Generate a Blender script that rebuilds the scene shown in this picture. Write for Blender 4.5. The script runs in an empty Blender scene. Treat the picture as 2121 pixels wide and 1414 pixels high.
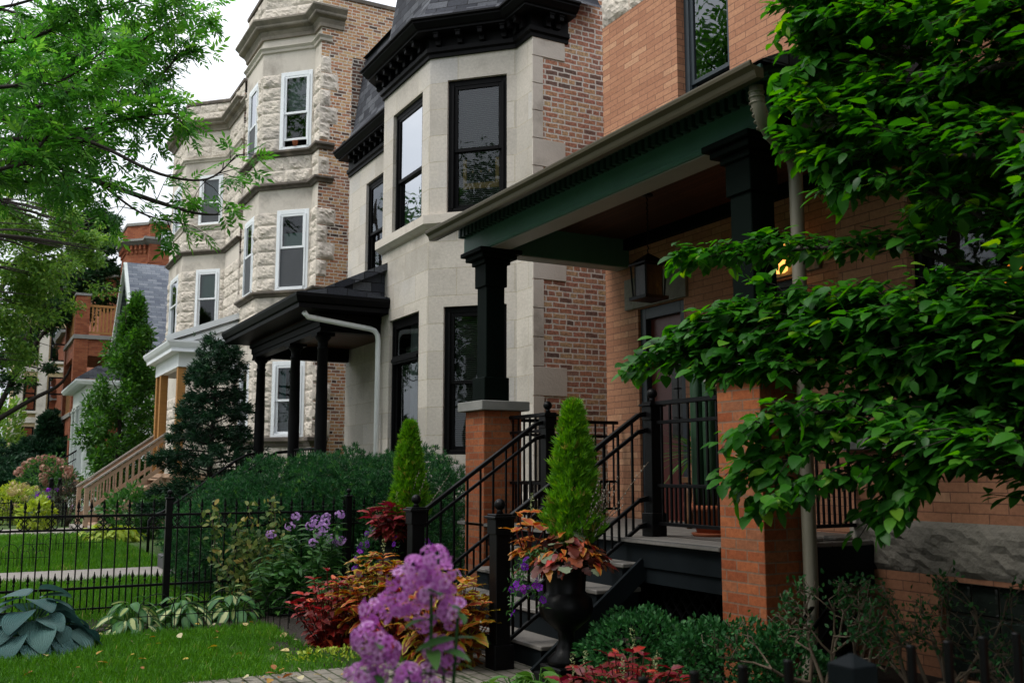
import bpy, math, random
import numpy as np
from mathutils import Vector, Matrix, noise
R = math.radians
rnd = random.Random(11)
nr = np.random.default_rng(5)
S = bpy.context.scene
COL = S.collection

# ------------------------------------------------------------------ materials
def newmat(name):
    m = bpy.data.materials.new(name); m.use_nodes = True
    nt = m.node_tree; nt.nodes.clear()
    out = nt.nodes.new('ShaderNodeOutputMaterial')
    return m, nt, out
def N(nt, t, **kw):
    n = nt.nodes.new(t)
    for k, v in kw.items():
        if k in n.inputs: n.inputs[k].default_value = v
        else: setattr(n, k, v)
    return n
def c4(c): return (c[0], c[1], c[2], 1.0)
def ramp(nt, stops):
    n = nt.nodes.new('ShaderNodeValToRGB'); e = n.color_ramp.elements
    while len(e) < len(stops): e.new(0.5)
    for i, (p, c) in enumerate(stops): e[i].position = p; e[i].color = c4(c)
    return n
def sc(c, k): return tuple(min(1, max(0, x*k)) for x in c)
def bumpnode(nt, h, strength, dist, prev=None):
    b = N(nt, 'ShaderNodeBump'); b.inputs['Strength'].default_value = strength; b.inputs['Distance'].default_value = dist
    nt.links.new(h, b.inputs['Height'])
    if prev: nt.links.new(prev, b.inputs['Normal'])
    return b.outputs['Normal']
def M(name, color, rough=.6, var=.15, scale=4., bump=.15, bscale=40., bd=.01, metal=0., spec=.4, stretch=None, stain=None):
    m, nt, out = newmat(name); L = nt.links.new
    tc = N(nt, 'ShaderNodeTexCoord'); co = tc.outputs['Object']
    if stretch:
        mp = N(nt, 'ShaderNodeMapping'); mp.inputs['Scale'].default_value = stretch; L(co, mp.inputs['Vector']); co = mp.outputs[0]
    n1 = N(nt, 'ShaderNodeTexNoise', Scale=scale, Detail=6., Roughness=.65); L(co, n1.inputs['Vector'])
    rp = ramp(nt, [(.25, sc(color, 1-var)), (.75, sc(color, 1+var))]); L(n1.outputs['Fac'], rp.inputs[0])
    colr = rp.outputs[0]
    if stain:
        n3 = N(nt, 'ShaderNodeTexNoise', Scale=stain[1], Detail=8., Roughness=.7); L(tc.outputs['Object'], n3.inputs['Vector'])
        r3 = ramp(nt, [(.5, (0, 0, 0)), (.72, (1, 1, 1))]); L(n3.outputs['Fac'], r3.inputs[0])
        mx = N(nt, 'ShaderNodeMix', data_type='RGBA'); L(r3.outputs[0], mx.inputs[0]); L(colr, mx.inputs[6]); mx.inputs[7].default_value = c4(stain[0])
        colr = mx.outputs[2]
    p = N(nt, 'ShaderNodeBsdfPrincipled'); p.inputs['Roughness'].default_value = rough; p.inputs['Metallic'].default_value = metal
    p.inputs['Specular IOR Level'].default_value = spec
    L(colr, p.inputs['Base Color'])
    if bump:
        n2 = N(nt, 'ShaderNodeTexNoise', Scale=bscale, Detail=5.); L(co, n2.inputs['Vector'])
        L(bumpnode(nt, n2.outputs['Fac'], bump, bd), p.inputs['Normal'])
    L(p.outputs[0], out.inputs[0])
    return m
def brickmat(name, stops, mortar, w=.2, h=.068, ms=.006, bump=.6, rough=.85, wob=.004, squash=1., sf=2, patch=.35, stain=None, smooth=.1, dirt=.12):
    m, nt, out = newmat(name); L = nt.links.new
    uv = N(nt, 'ShaderNodeUVMap'); uv.uv_map = 'UVMap'
    nz = N(nt, 'ShaderNodeTexNoise', Scale=9., Detail=3.); L(uv.outputs[0], nz.inputs['Vector'])
    sub = N(nt, 'ShaderNodeVectorMath', operation='SUBTRACT'); L(nz.outputs['Color'], sub.inputs[0]); sub.inputs[1].default_value = (.5, .5, .5)
    scl = N(nt, 'ShaderNodeVectorMath', operation='SCALE'); L(sub.outputs[0], scl.inputs[0]); scl.inputs['Scale'].default_value = wob*2
    add = N(nt, 'ShaderNodeVectorMath', operation='ADD'); L(uv.outputs[0], add.inputs[0]); L(scl.outputs[0], add.inputs[1])
    b = N(nt, 'ShaderNodeTexBrick'); L(add.outputs[0], b.inputs['Vector'])
    b.offset = .5; b.squash = squash; b.squash_frequency = sf
    for k, v in (('Scale', 1.), ('Mortar Size', ms), ('Mortar Smooth', smooth), ('Bias', 0.), ('Brick Width', w), ('Row Height', h)): b.inputs[k].default_value = v
    b.inputs['Color1'].default_value = (0, 0, 0, 1); b.inputs['Color2'].default_value = (1, 1, 1, 1); b.inputs['Mortar'].default_value = (.5, .5, .5, 1)
    big = N(nt, 'ShaderNodeTexNoise', Scale=.7, Detail=4., Roughness=.6); L(uv.outputs[0], big.inputs['Vector'])
    mr = N(nt, 'ShaderNodeMapRange'); L(big.outputs['Fac'], mr.inputs[0])
    mr.inputs[1].default_value = .3; mr.inputs[2].default_value = .7; mr.inputs[3].default_value = -patch; mr.inputs[4].default_value = patch
    sm = N(nt, 'ShaderNodeMath', operation='ADD'); L(b.outputs['Color'], sm.inputs[0]); L(mr.outputs[0], sm.inputs[1])
    rp = ramp(nt, stops); L(sm.outputs[0], rp.inputs[0])
    # mottling inside the bricks
    fz = N(nt, 'ShaderNodeTexNoise', Scale=28., Detail=5., Roughness=.7); L(uv.outputs[0], fz.inputs['Vector'])
    fr = ramp(nt, [(.3, (1-dirt*2.2,)*3), (.7, (1+dirt,)*3)]); L(fz.outputs['Fac'], fr.inputs[0])
    mu = N(nt, 'ShaderNodeMix', data_type='RGBA', blend_type='MULTIPLY'); mu.inputs[0].default_value = 1.
    L(rp.outputs[0], mu.inputs[6]); L(fr.outputs[0], mu.inputs[7])
    mm = N(nt, 'ShaderNodeMix', data_type='RGBA'); L(b.outputs['Fac'], mm.inputs[0]); L(mu.outputs[2], mm.inputs[6])
    mrt = ramp(nt, [(.3, sc(mortar, .7)), (.7, sc(mortar, 1.12))]); L(fz.outputs['Fac'], mrt.inputs[0]); L(mrt.outputs[0], mm.inputs[7])
    colr = mm.outputs[2]
    if stain:
        n3 = N(nt, 'ShaderNodeTexNoise', Scale=stain[1], Detail=7., Roughness=.7); L(uv.outputs[0], n3.inputs['Vector'])
        r3 = ramp(nt, [(stain[2], (0, 0, 0)), (stain[2]+.2, (.75,)*3)]); L(n3.outputs['Fac'], r3.inputs[0])
        mx = N(nt, 'ShaderNodeMix', data_type='RGBA'); L(r3.outputs[0], mx.inputs[0]); L(colr, mx.inputs[6]); mx.inputs[7].default_value = c4(stain[0])
        colr = mx.outputs[2]
    p = N(nt, 'ShaderNodeBsdfPrincipled'); p.inputs['Roughness'].default_value = rough; p.inputs['Specular IOR Level'].default_value = .25
    L(colr, p.inputs['Base Color'])
    inv = N(nt, 'ShaderNodeMath', operation='SUBTRACT'); inv.inputs[0].default_value = 1.; L(b.outputs['Fac'], inv.inputs[1])
    n1 = bumpnode(nt, inv.outputs[0], bump, .008)
    L(bumpnode(nt, fz.outputs['Fac'], .35, .006, n1), p.inputs['Normal'])
    L(p.outputs[0], out.inputs[0])
    return m
def leafmat(name, stops, trans=.35, rough=.45, rim=None, rimpos=(.45, .7), spec=.35, veins=0):
    m, nt, out = newmat(name); L = nt.links.new
    a = N(nt, 'ShaderNodeAttribute', attribute_name='tint')
    rp = ramp(nt, stops); L(a.outputs['Fac'], rp.inputs[0]); colr = rp.outputs[0]
    if rim:
        a2 = N(nt, 'ShaderNodeAttribute', attribute_name='rim')
        tc = N(nt, 'ShaderNodeTexCoord'); nz = N(nt, 'ShaderNodeTexNoise', Scale=60.); L(tc.outputs['Object'], nz.inputs['Vector'])
        mr = N(nt, 'ShaderNodeMath', operation='MULTIPLY_ADD'); L(nz.outputs['Fac'], mr.inputs[0]); mr.inputs[1].default_value = .3; L(a2.outputs['Fac'], mr.inputs[2])
        r2 = ramp(nt, [(rimpos[0]+.15, (0, 0, 0)), (rimpos[1]+.15, (1, 1, 1))]); L(mr.outputs[0], r2.inputs[0])
        mx = N(nt, 'ShaderNodeMix', data_type='RGBA'); L(r2.outputs[0], mx.inputs[0]); L(colr, mx.inputs[6]); mx.inputs[7].default_value = c4(rim); colr = mx.outputs[2]
    p = N(nt, 'ShaderNodeBsdfPrincipled'); p.inputs['Roughness'].default_value = rough; p.inputs['Specular IOR Level'].default_value = spec
    L(colr, p.inputs['Base Color'])
    if veins:
        a3 = N(nt, 'ShaderNodeAttribute', attribute_name='rim'); mv = N(nt, 'ShaderNodeMath', operation='MULTIPLY'); L(a3.outputs['Fac'], mv.inputs[0]); mv.inputs[1].default_value = veins; sv = N(nt, 'ShaderNodeMath', operation='SINE'); L(mv.outputs[0], sv.inputs[0]); L(bumpnode(nt, sv.outputs[0], .6, .006), p.inputs['Normal'])
    t = N(nt, 'ShaderNodeBsdfTranslucent')
    hs = N(nt, 'ShaderNodeHueSaturation'); hs.inputs['Value'].default_value = 1.35; hs.inputs['Saturation'].default_value = 1.1; hs.inputs['Hue'].default_value = .49
    L(colr, hs.inputs['Color']); L(hs.outputs[0], t.inputs['Color'])
    ms = N(nt, 'ShaderNodeMixShader'); ms.inputs[0].default_value = trans
    L(p.outputs[0], ms.inputs[1]); L(t.outputs[0], ms.inputs[2]); L(ms.outputs[0], out.inputs[0])
    return m
def glassmat(name, tint, k=1.7, rough=.015, refl=(.82, .86, .9)):
    m, nt, out = newmat(name); L = nt.links.new
    tr = N(nt, 'ShaderNodeBsdfTransparent'); tr.inputs[0].default_value = c4(tint)
    gl = N(nt, 'ShaderNodeBsdfGlossy'); gl.inputs['Roughness'].default_value = rough; gl.inputs[0].default_value = c4(refl)
    fr = N(nt, 'ShaderNodeFresnel'); fr.inputs['IOR'].default_value = k
    nz = N(nt, 'ShaderNodeTexNoise', Scale=1.7, Detail=1.); tc = N(nt, 'ShaderNodeTexCoord'); L(tc.outputs['Object'], nz.inputs['Vector'])
    L(bumpnode(nt, nz.outputs['Fac'], .06, .05), gl.inputs['Normal'])
    ms = N(nt, 'ShaderNodeMixShader'); L(fr.outputs[0], ms.inputs[0]); L(tr.outputs[0], ms.inputs[1]); L(gl.outputs[0], ms.inputs[2]); L(ms.outputs[0], out.inputs[0])
    return m
def emitmat(name, c, s):
    m, nt, out = newmat(name); e = N(nt, 'ShaderNodeEmission'); e.inputs[0].default_value = c4(c); e.inputs[1].default_value = s
    nt.links.new(e.outputs[0], out.inputs[0]); return m

MT = {}
BK = (.0035, .0035, .004)
MT['black'] = M('black_paint', BK, .5, .3, 6, .12, 60, .003, spec=.08)
MT['iron'] = M('black_iron', (.0035, .0035, .004), .36, .35, 9, .25, 90, .003, spec=.13)
MT['char'] = M('charcoal_paint', (.008, .011, .013), .6, .25, 5, .2, 50, .003, spec=.06)
MT['green'] = M('green_paint', (.05, .15, .115), .5, .16, 3, .2, 45, .004)
MT['midgreen'] = M('mid_green_paint', (.02, .055, .043), .5, .2, 5, .1, 45, .003, spec=.2)
MT['dgreen'] = M('dark_green_paint', (.002, .005, .0038), .6, .2, 5, .1, 45, .003, spec=.04)
MT['gutter'] = M('bronze_gutter', (.075, .06, .036), .42, .12, 3, .05, 30, .003, spec=.5)
MT['spout'] = M('tan_downspout', (.19, .175, .135), .4, .1, 3, .05, 30, .003)
MT['white'] = M('white_paint', (.74, .77, .8), .45, .05, 3, .05, 30, .003)
MT['offwhite'] = M('cream_white_paint', (.62, .66, .64), .5, .08, 3, .08, 30, .003)
MT['whitepipe'] = M('white_metal', (.84, .86, .86), .35, .06, 3, .04, 30, .003)
MT['limestone'] = M('smooth_limestone', (.56, .51, .45), .85, .12, 2.2, .4, 35, .008, stain=((.24, .21, .18), 1.1))
MT['rock'] = M('rockface_limestone', (.58, .52, .45), .9, .2, 2.6, .8, 22, .02, stain=((.25, .23, .215), 1.3))
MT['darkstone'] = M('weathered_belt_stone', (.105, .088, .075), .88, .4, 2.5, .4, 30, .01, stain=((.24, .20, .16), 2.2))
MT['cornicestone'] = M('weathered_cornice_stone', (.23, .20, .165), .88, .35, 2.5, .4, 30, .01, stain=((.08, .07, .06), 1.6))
MT['bandstone'] = M('weathered_shaded_rockface', (.21, .195, .165), .92, .3, 3, .8, 25, .02, stain=((.10, .095, .085), 1.5))  # weathered band stone; its dark tone also carries shade on the lintels
MT['reflectgrey'] = M('reflected_light_grey', (.30, .30, .285), .5, .08, 4, .05)  # pale grey stands for light reflected onto the green beam's underside
MT['capstone'] = M('grey_cap_stone', (.23, .225, .21), .8, .15, 4, .3, 40, .006)
MT['ashlar'] = brickmat('ashlar_limestone', [(0, (.44, .405, .36)), (.45, (.53, .485, .43)), (.75, (.56, .515, .455)), (1, (.49, .465, .44))], (.46, .41, .32), .82, .375, .006, .4, .85, .004, patch=.25, stain=((.30, .27, .23), .8, .51), dirt=.08)
CH = [(0, (.17, .105, .085)), (.07, (.24, .13, .10)), (.2, (.44, .20, .14)), (.45, (.49, .225, .14)), (.62, (.54, .30, .17)), (.78, (.60, .43, .24)), (.92, (.50, .21, .15)), (1, (.34, .22, .17))]
MT['chicago'] = brickmat('chicago_common_brick', CH, (.68, .63, .57), .2, .073, .0115, .8, .9, .013, .55, 5, .12, stain=((.12, .10, .085), .9, .66), smooth=.3, dirt=.3)
CH2 = [(0, (.09, .06, .05)), (.1, (.18, .095, .065)), (.26, (.44, .19, .10)), (.48, (.54, .29, .14)), (.68, (.58, .38, .20)), (.85, (.50, .22, .12)), (1, (.26, .15, .11))]
MT['chicago_pale'] = brickmat('pale_common_brick', CH2, (.66, .61, .54), .2, .073, .011, .8, .9, .012, .55, 5, .16, smooth=.3, dirt=.25)
CH3 = [(0, (.05, .037, .033)), (.2, (.11, .065, .052)), (.4, (.22, .11, .075)), (.6, (.32, .165, .105)), (.78, (.36, .24, .15)), (.9, (.19, .075, .055)), (1, (.075, .055, .05))]
MT['chicago_dark'] = brickmat('sooty_common_brick', CH3, (.52, .48, .43), .2, .073, .0115, .8, .9, .012, .55, 5, .18, stain=((.09, .08, .072), .9, .6), smooth=.3, dirt=.3)
MT['orange'] = brickmat('orange_face_brick', [(0, (.34, .155, .088)), (.4, (.385, .18, .103)), (.7, (.415, .20, .115)), (.93, (.44, .22, .125)), (1, (.49, .27, .16))], (.20, .10, .065), .29, .07, .0045, .35, .85, .003, patch=.2, dirt=.11, stain=((.22, .11, .07), 1.1, .58))
MT['pier'] = brickmat('orange_pier_brick', [(0, (.25, .065, .024)), (.4, (.33, .092, .033)), (.7, (.38, .12, .045)), (1, (.28, .105, .05))], (.22, .125, .08), .205, .069, .006, .5, .85, .002, patch=.15, stain=((.24, .19, .165), 2.2, .62), dirt=.16)
MT['redbrick'] = brickmat('red_face_brick', [(0, (.20, .055, .025)), (.5, (.27, .08, .035)), (1, (.32, .11, .05))], (.16, .075, .05), .25, .075, .005, .4, .85, .002, patch=.2, dirt=.1)
MT['yellowbrick'] = brickmat('yellow_face_brick', [(0, (.42, .31, .16)), (1, (.55, .42, .24))], (.4, .33, .23), .25, .08, .006, .4, .85, .002, patch=.2, dirt=.08)
MT['shingle'] = brickmat('charcoal_shingle', [(0, (.018, .02, .028)), (.5, (.045, .048, .06)), (1, (.095, .10, .115))], (.010, .010, .012), .3, .14, .006, .9, .9, .004, patch=.2, dirt=.15)
MT['greyshingle'] = brickmat('grey_shingle', [(0, (.10, .115, .15)), (.5, (.15, .17, .205)), (1, (.21, .23, .265))], (.08, .09, .11), .34, .15, .006, .9, .9, .004, patch=.2, dirt=.1)
MT['deck'] = brickmat('grey_deck_boards', [(0, (.135, .125, .115)), (1, (.175, .165, .15))], (.03, .03, .03), 3., .13, .006, .5, .6, .001, patch=.1, dirt=.1)
MT['tread'] = M('grey_composite_tread', (.16, .148, .135), .55, .15, 5, .2, 60, .003, stretch=(6, 1, 1))
MT['ceil'] = brickmat('brown_ceiling_boards', [(0, (.045, .018, .010)), (1, (.085, .032, .016))], (.012, .006, .004), 2.4, .075, .005, .6, .5, .001, patch=.15, dirt=.1)
MT['siding'] = brickmat('green_clapboard', [(0, (.27, .31, .24)), (1, (.31, .35, .27))], (.09, .11, .085), 9., .11, .012, .9, .7, .001, patch=.1, dirt=.04)
MT['cedar'] = M('weathered_cedar', (.34, .225, .15), .75, .25, 3, .3, 30, .004, stretch=(1, 1, 6))
MT['cedarrail'] = M('grey_rail_cap', (.30, .265, .235), .6, .15, 3, .2, 30, .004)
MT['freshwood'] = M('new_yellow_wood', (.33, .155, .04), .65, .2, 3, .2, 30, .004, stretch=(1, 1, 6))
MT['bark'] = M('dark_bark', (.028, .022, .018), .9, .4, 12, .8, 40, .01, stretch=(3, 3, 1))
MT['twig'] = M('pale_twig_bark', (.13, .095, .065), .8, .3, 14, .5, 60, .005)
MT['concrete'] = M('concrete_walk', (.25, .225, .205), .85, .12, 2, .25, 60, .004, stain=((.27, .25, .23), 1.4))
MT['paver'] = brickmat('grey_brick_pavers', [(0, (.16, .145, .12)), (1, (.25, .225, .19))], (.05, .06, .03), .2, .1, .008, .7, .85, .004, patch=.3, stain=((.07, .10, .035), 2.6, .56), dirt=.15)
MT['granite'] = M('dark_granite', (.06, .058, .06), .55, .35, 30, .1, 60, .002)
MT['soil'] = M('garden_soil', (.022, .016, .011), .95, .5, 9, 1, 30, .03)
MT['lawn'] = M('lawn_earth', (.05, .105, .016), .95, .4, 7, 1, 60, .03, stain=((.07, .085, .03), .7))
MT['asphalt'] = M('asphalt', (.05, .05, .052), .9, .2, 30, .3, 90, .004)
MT['terracotta'] = M('terracotta', (.30, .085, .035), .8, .15, 8, .15, 40, .003)
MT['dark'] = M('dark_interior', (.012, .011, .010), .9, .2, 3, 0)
MT['room'] = M('room_wall', (.10, .085, .065), .9, .1, 3, 0)
MT['door'] = M('dark_red_door', (.10, .022, .016), .4, .2, 3, .1)
MT['bluegrey'] = M('blue_grey_trim', (.02, .03, .038), .5, .2, 4, .05)
MT['blind'] = M('window_blind', (.24, .24, .215), .6, .05, 3, 0)
MT['shade'] = M('teal_roller_shade', (.13, .24, .20), .8, .1, 3, 0)
MT['tealcurtain'] = M('teal_curtain', (.05, .20, .20), .8, .2, 4, 0)
MT['greyscreen'] = M('grey_window_screen', (.055, .06, .068), .7, .1, 3, 0)
MT['lace'] = M('grey_lace_curtain', (.27, .29, .32), .8, .25, 6, .3, 20, .02, stretch=(3, 3, .6))
MT['glass'] = glassmat('window_glass', (.72, .78, .76), 1.62)
MT['upperglass'] = glassmat('upper_window_glass', (.2, .23, .25), 2.1, .006)
MT['frontglass'] = glassmat('reflective_window_glass', (.3, .33, .34), 9., .006, (.95, .97, 1.))
MT['glassblock'] = M('glass_block', (.018, .026, .022), .12, .3, 9, .5, 14, .02, spec=.6)
MT['blockjoint'] = M('glass_block_joint', (.08, .075, .06), .8, .2, 8, .2)
MT['wood'] = M('stained_wood', (.11, .05, .02), .5, .3, 3, .2, 30, .003, stretch=(1, 1, 6))
MT['palewood'] = M('oak_frame', (.42, .25, .08), .5, .2, 3, .1, 30, .003)
MT['lampglow'] = emitmat('lit_lamp_glass', (1, .42, .09), 1.6)
MT['roomlamp'] = emitmat('lit_room_lamp', (1, .30, .03), .75)
MT['lanternglass'] = M('stained_lantern_glass', (.02, .016, .014), .3, .6, 9, .3, 20, .01, spec=.25)
MT['signwhite'] = M('white_sign_board', (.72, .76, .78), .6, .04, 3, 0)
MT['signink'] = M('sign_blue_ink', (.08, .16, .22), .7, .05, 3, 0)
MT['vent'] = M('metal_vent', (.25, .26, .27), .5, .1, 5, 0)
MT['pebble'] = M('pale_stone', (.20, .19, .175), .85, .2, 12, .3)
MT['bluething'] = M('blue_plastic', (.015, .05, .22), .4, .1, 3, 0)

# ------------------------------------------------------------------ mesh builder
def frame(o, n):
    n = Vector((n[0], n[1], 0)).normalized(); z = Vector((0, 0, 1)); u = n.cross(z)
    return Matrix(((u.x, n.x, 0, o[0]), (u.y, n.y, 0, o[1]), (0, 0, 1, o[2]), (0, 0, 0, 1)))
I4 = Matrix.Identity(4)
class MB:
    def __init__(s): s.v = []; s.f = []; s.m = []; s.s = []; s.T = I4; s.cur = 0
    def add(s, vs, fs, smooth=False):
        i = len(s.v)
        if s.T is I4: s.v += [tuple(v) for v in vs]
        else: s.v += [tuple(s.T @ Vector(v)) for v in vs]
        for f in fs: s.f.append(tuple(a+i for a in f)); s.m.append(s.cur); s.s.append(smooth)
        return s
    def quad(s, *p): return s.add(p, [tuple(range(len(p)))])
    def box(s, x0, x1, y0, y1, z0, z1):
        return s.add([(x0, y0, z0), (x1, y0, z0), (x1, y1, z0), (x0, y1, z0), (x0, y0, z1), (x1, y0, z1), (x1, y1, z1), (x0, y1, z1)],
              [(0, 3, 2, 1), (4, 5, 6, 7), (0, 1, 5, 4), (1, 2, 6, 5), (2, 3, 7, 6), (3, 0, 4, 7)])
    def bar(s, a, b, w, h=None, up=(0, 0, 1)):
        a = Vector(a); b = Vector(b); d = (b-a).normalized(); h = h or w
        x = d.cross(Vector(up))
        if x.length < 1e-4: x = d.cross(Vector((1, 0, 0)))
        x.normalize(); y = x.cross(d)
        vs = [p + x*sx*w/2 + y*sy*h/2 for p in (a, b) for sx, sy in ((-1, -1), (1, -1), (1, 1), (-1, 1))]
        return s.add(vs, [(0, 1, 2, 3), (7, 6, 5, 4), (0, 4, 5, 1), (1, 5, 6, 2), (2, 6, 7, 3), (3, 7, 4, 0)])
    def tube(s, pts, r, seg=8, caps=True):
        pts = [Vector(p) for p in pts]; n = len(pts); rs = r if hasattr(r, '__len__') else [r]*n
        vs = []; prev = None
        for i, p in enumerate(pts):
            d = (pts[min(i+1, n-1)]-pts[max(i-1, 0)]).normalized()
            if prev is None:
                x = d.cross(Vector((0, 0, 1)));
                if x.length < .05: x = d.cross(Vector((1, 0, 0)))
            else: x = prev - d*prev.dot(d)
            x.normalize(); y = d.cross(x); prev = x
            for k in range(seg):
                a = 2*math.pi*k/seg; vs.append(p + (x*math.cos(a)+y*math.sin(a))*rs[i])
        fs = [(i*seg+k, i*seg+(k+1) % seg, (i+1)*seg+(k+1) % seg, (i+1)*seg+k) for i in range(n-1) for k in range(seg)]
        if caps: fs += [tuple(range(seg))[::-1], tuple((n-1)*seg+k for k in range(seg))]
        return s.add(vs, fs, True)
    def lathe(s, prof, c=(0, 0, 0), seg=20, ripple=None):
        vs = []; n = len(prof)
        for i, (r, z) in enumerate(prof):
            for k in range(seg):
                a = 2*math.pi*k/seg; rr = r
                if ripple and ripple[0] <= i <= ripple[1]: rr = r*(1+ripple[2]*(k % 2))
                vs.append((c[0]+rr*math.cos(a), c[1]+rr*math.sin(a), c[2]+z))
        fs = [(i*seg+k, i*seg+(k+1) % seg, (i+1)*seg+(k+1) % seg, (i+1)*seg+k) for i in range(n-1) for k in range(seg)]
        fs += [tuple(range(seg))[::-1], tuple((n-1)*seg+k for k in range(seg))]
        return s.add(vs, fs, True)
    def ball(s, c, r, seg=12, rings=8, sq=1.):
        return s.lathe([(max(1e-3, r*math.sin(math.pi*i/rings)), -r*sq*math.cos(math.pi*i/rings)) for i in range(rings+1)], c, seg)
    def wall(s, p0, p1, z0, z1, holes=(), depth=.16):
        """planar wall p0->p1 (outward normal on the left of travel), rectangular openings (u0,u1,z0,z1) with reveals"""
        p0 = Vector((p0[0], p0[1], 0)); p1 = Vector((p1[0], p1[1], 0)); d = (p1-p0); w = d.length; d.normalize(); n = Vector((-d.y, d.x, 0))
        us = sorted({0, w} | {h[0] for h in holes} | {h[1] for h in holes}); zs = sorted({z0, z1} | {h[2] for h in holes} | {h[3] for h in holes})
        pt = lambda u, z, k=0: p0 + d*u - n*k + Vector((0, 0, z))
        for a, b in zip(us, us[1:]):
            for c, e in zip(zs, zs[1:]):
                mu, mz = (a+b)/2, (c+e)/2
                if any(h[0] < mu < h[1] and h[2] < mz < h[3] for h in holes): continue
                s.quad(pt(a, c), pt(a, e), pt(b, e), pt(b, c))
        for h in holes:
            a, b, c, e = h[:4]
            s.quad(pt(a, c), pt(a, c, depth), pt(a, e, depth), pt(a, e)); s.quad(pt(b, e), pt(b, e, depth), pt(b, c, depth), pt(b, c))
            s.quad(pt(a, e), pt(a, e, depth), pt(b, e, depth), pt(b, e)); s.quad(pt(b, c), pt(b, c, depth), pt(a, c, depth), pt(a, c))
        return s
    def rock(s, p0, p1, z0, z1, holes=(), rows=None, bl=(.45, .8), amp=.07, seed=1, inner=.0):
        """courses of rock-faced blocks with real relief"""
        rg = random.Random(seed)
        p0 = Vector((p0[0], p0[1], 0)); p1 = Vector((p1[0], p1[1], 0)); d = (p1-p0); w = d.length; d.normalize(); n = Vector((-d.y, d.x, 0))
        nrow = rows or max(1, round((z1-z0)/.32)); hh = (z1-z0)/nrow
        for i in range(nrow):
            za, zb = z0+i*hh, z0+(i+1)*hh
            spans = [(0., w)]
            for h in holes:
                if h[2] < zb-.02 and h[3] > za+.02:
                    spans = [q for a, b in spans for q in ((a, min(b, h[0])), (max(a, h[1]), b)) if q[1]-q[0] > .02]
            for a, b in spans:
                x = a
                while x < b-1e-3:
                    L = rg.uniform(*bl); e = x+L
                    if b-e < .22: e = b
                    s._block(p0, d, n, x+.004, e-.004, za+.004, zb-.004, amp*rg.uniform(.7, 1.25), rg.uniform(0, 90)); x = e
    def _block(s, p0, d, n, a, b, c, e, amp, sd):
        nu = max(4, min(40, int((b-a)/.045))); nz = max(4, min(9, int((e-c)/.042)))
        vs = []
        for j in range(nz+1):
            for i in range(nu+1):
                fu, fz = i/nu, j/nz; u = a+(b-a)*fu; z = c+(e-c)*fz
                ed = min(fu*(b-a), (1-fu)*(b-a), fz*(e-c), (1-fz)*(e-c)); k = min(1, ed/.07)**.6
                q = Vector((u*4+sd, z*4.5, sd)); h = amp*k*(.5+.8*noise.noise(q)+.55*abs(noise.noise(q*2.2))+.45*noise.noise(q*4.5))
                if 0 < i < nu and 0 < j < nz: u += .012*noise.noise(q*3+Vector((9, 0, 0))); z += .012*noise.noise(q*3+Vector((0, 9, 0)))
                vs.append(p0+d*u+n*(h+.002)+Vector((0, 0, z)))
        W = nu+1
        s.add(vs, [(j*W+i, (j+1)*W+i, (j+1)*W+i+1, j*W+i+1) for j in range(nz) for i in range(nu)])
    def sweep(s, chain, prof, closed_prof=False, caps=True):
        """mitred sweep of a profile [(out,z)] along a plan polyline; out is to the left of travel"""
        P = [Vector((p[0], p[1], 0)) for p in chain]; n = len(P); ms = []
        for i in range(n):
            ns = []
            if i > 0: d = (P[i]-P[i-1]).normalized(); ns.append(Vector((-d.y, d.x, 0)))
            if i < n-1: d = (P[i+1]-P[i]).normalized(); ns.append(Vector((-d.y, d.x, 0)))
            if len(ns) == 1: ms.append(ns[0])
            else:
                b = (ns[0]+ns[1]).normalized(); ms.append(b/max(.3, b.dot(ns[0])))
        k = len(prof)
        vs = [P[i]+ms[i]*o+Vector((0, 0, z)) for i in range(n) for o, z in prof]
        fs = [(i*k+j, i*k+j+1, (i+1)*k+j+1, (i+1)*k+j) for i in range(n-1) for j in range(k-1)]
        if closed_prof: fs += [(i*k+k-1, i*k, (i+1)*k, (i+1)*k+k-1) for i in range(n-1)]
        if caps: fs += [tuple(range(k))[::-1], tuple((n-1)*k+j for j in range(k))]
        return s.add(vs, fs)
    def build(s, name, mats, parent=None, bevel=0., root=None):
        me = bpy.data.meshes.new(name)
        r = root if root is not None else rootloc(parent)
        me.from_pydata([(v[0]-r[0], v[1]-r[1], v[2]-r[2]) for v in s.v], [], s.f)
        if not isinstance(mats, (list, tuple)): mats = [mats]
        for m in mats: me.materials.append(MT[m] if isinstance(m, str) else m)
        me.polygons.foreach_set('material_index', s.m); me.polygons.foreach_set('use_smooth', s.s)
        uv = me.uv_layers.new(name='UVMap'); me.update()
        nl = len(me.loops); co = np.empty(len(me.vertices)*3); me.vertices.foreach_get('co', co); co = co.reshape(-1, 3)+np.array(r)
        li = np.empty(nl, int); me.loops.foreach_get('vertex_index', li)
        nm = np.empty(len(me.polygons)*3); me.polygons.foreach_get('normal', nm); nm = nm.reshape(-1, 3)
        lt = np.empty(len(me.polygons), int); me.polygons.foreach_get('loop_total', lt); nm = np.repeat(nm, lt, 0)
        p = co[li]; hz = np.abs(nm[:, 2]) > .85
        t = np.stack([-nm[:, 1], nm[:, 0]], 1); ln = np.linalg.norm(t, axis=1); ln[ln < 1e-5] = 1; t /= ln[:, None]
        sl = np.sqrt(np.maximum(1e-4, 1-nm[:, 2]**2))
        u = np.where(hz, p[:, 1], p[:, 0]*t[:, 0]+p[:, 1]*t[:, 1]); v = np.where(hz, p[:, 0], p[:, 2]/sl)
        uv.data.foreach_set('uv', np.stack([u, v], 1).ravel())
        o = bpy.data.objects.new(name, me); COL.objects.link(o)
        if parent is not None: o.parent = parent
        elif root is not None: o.location = root
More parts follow.
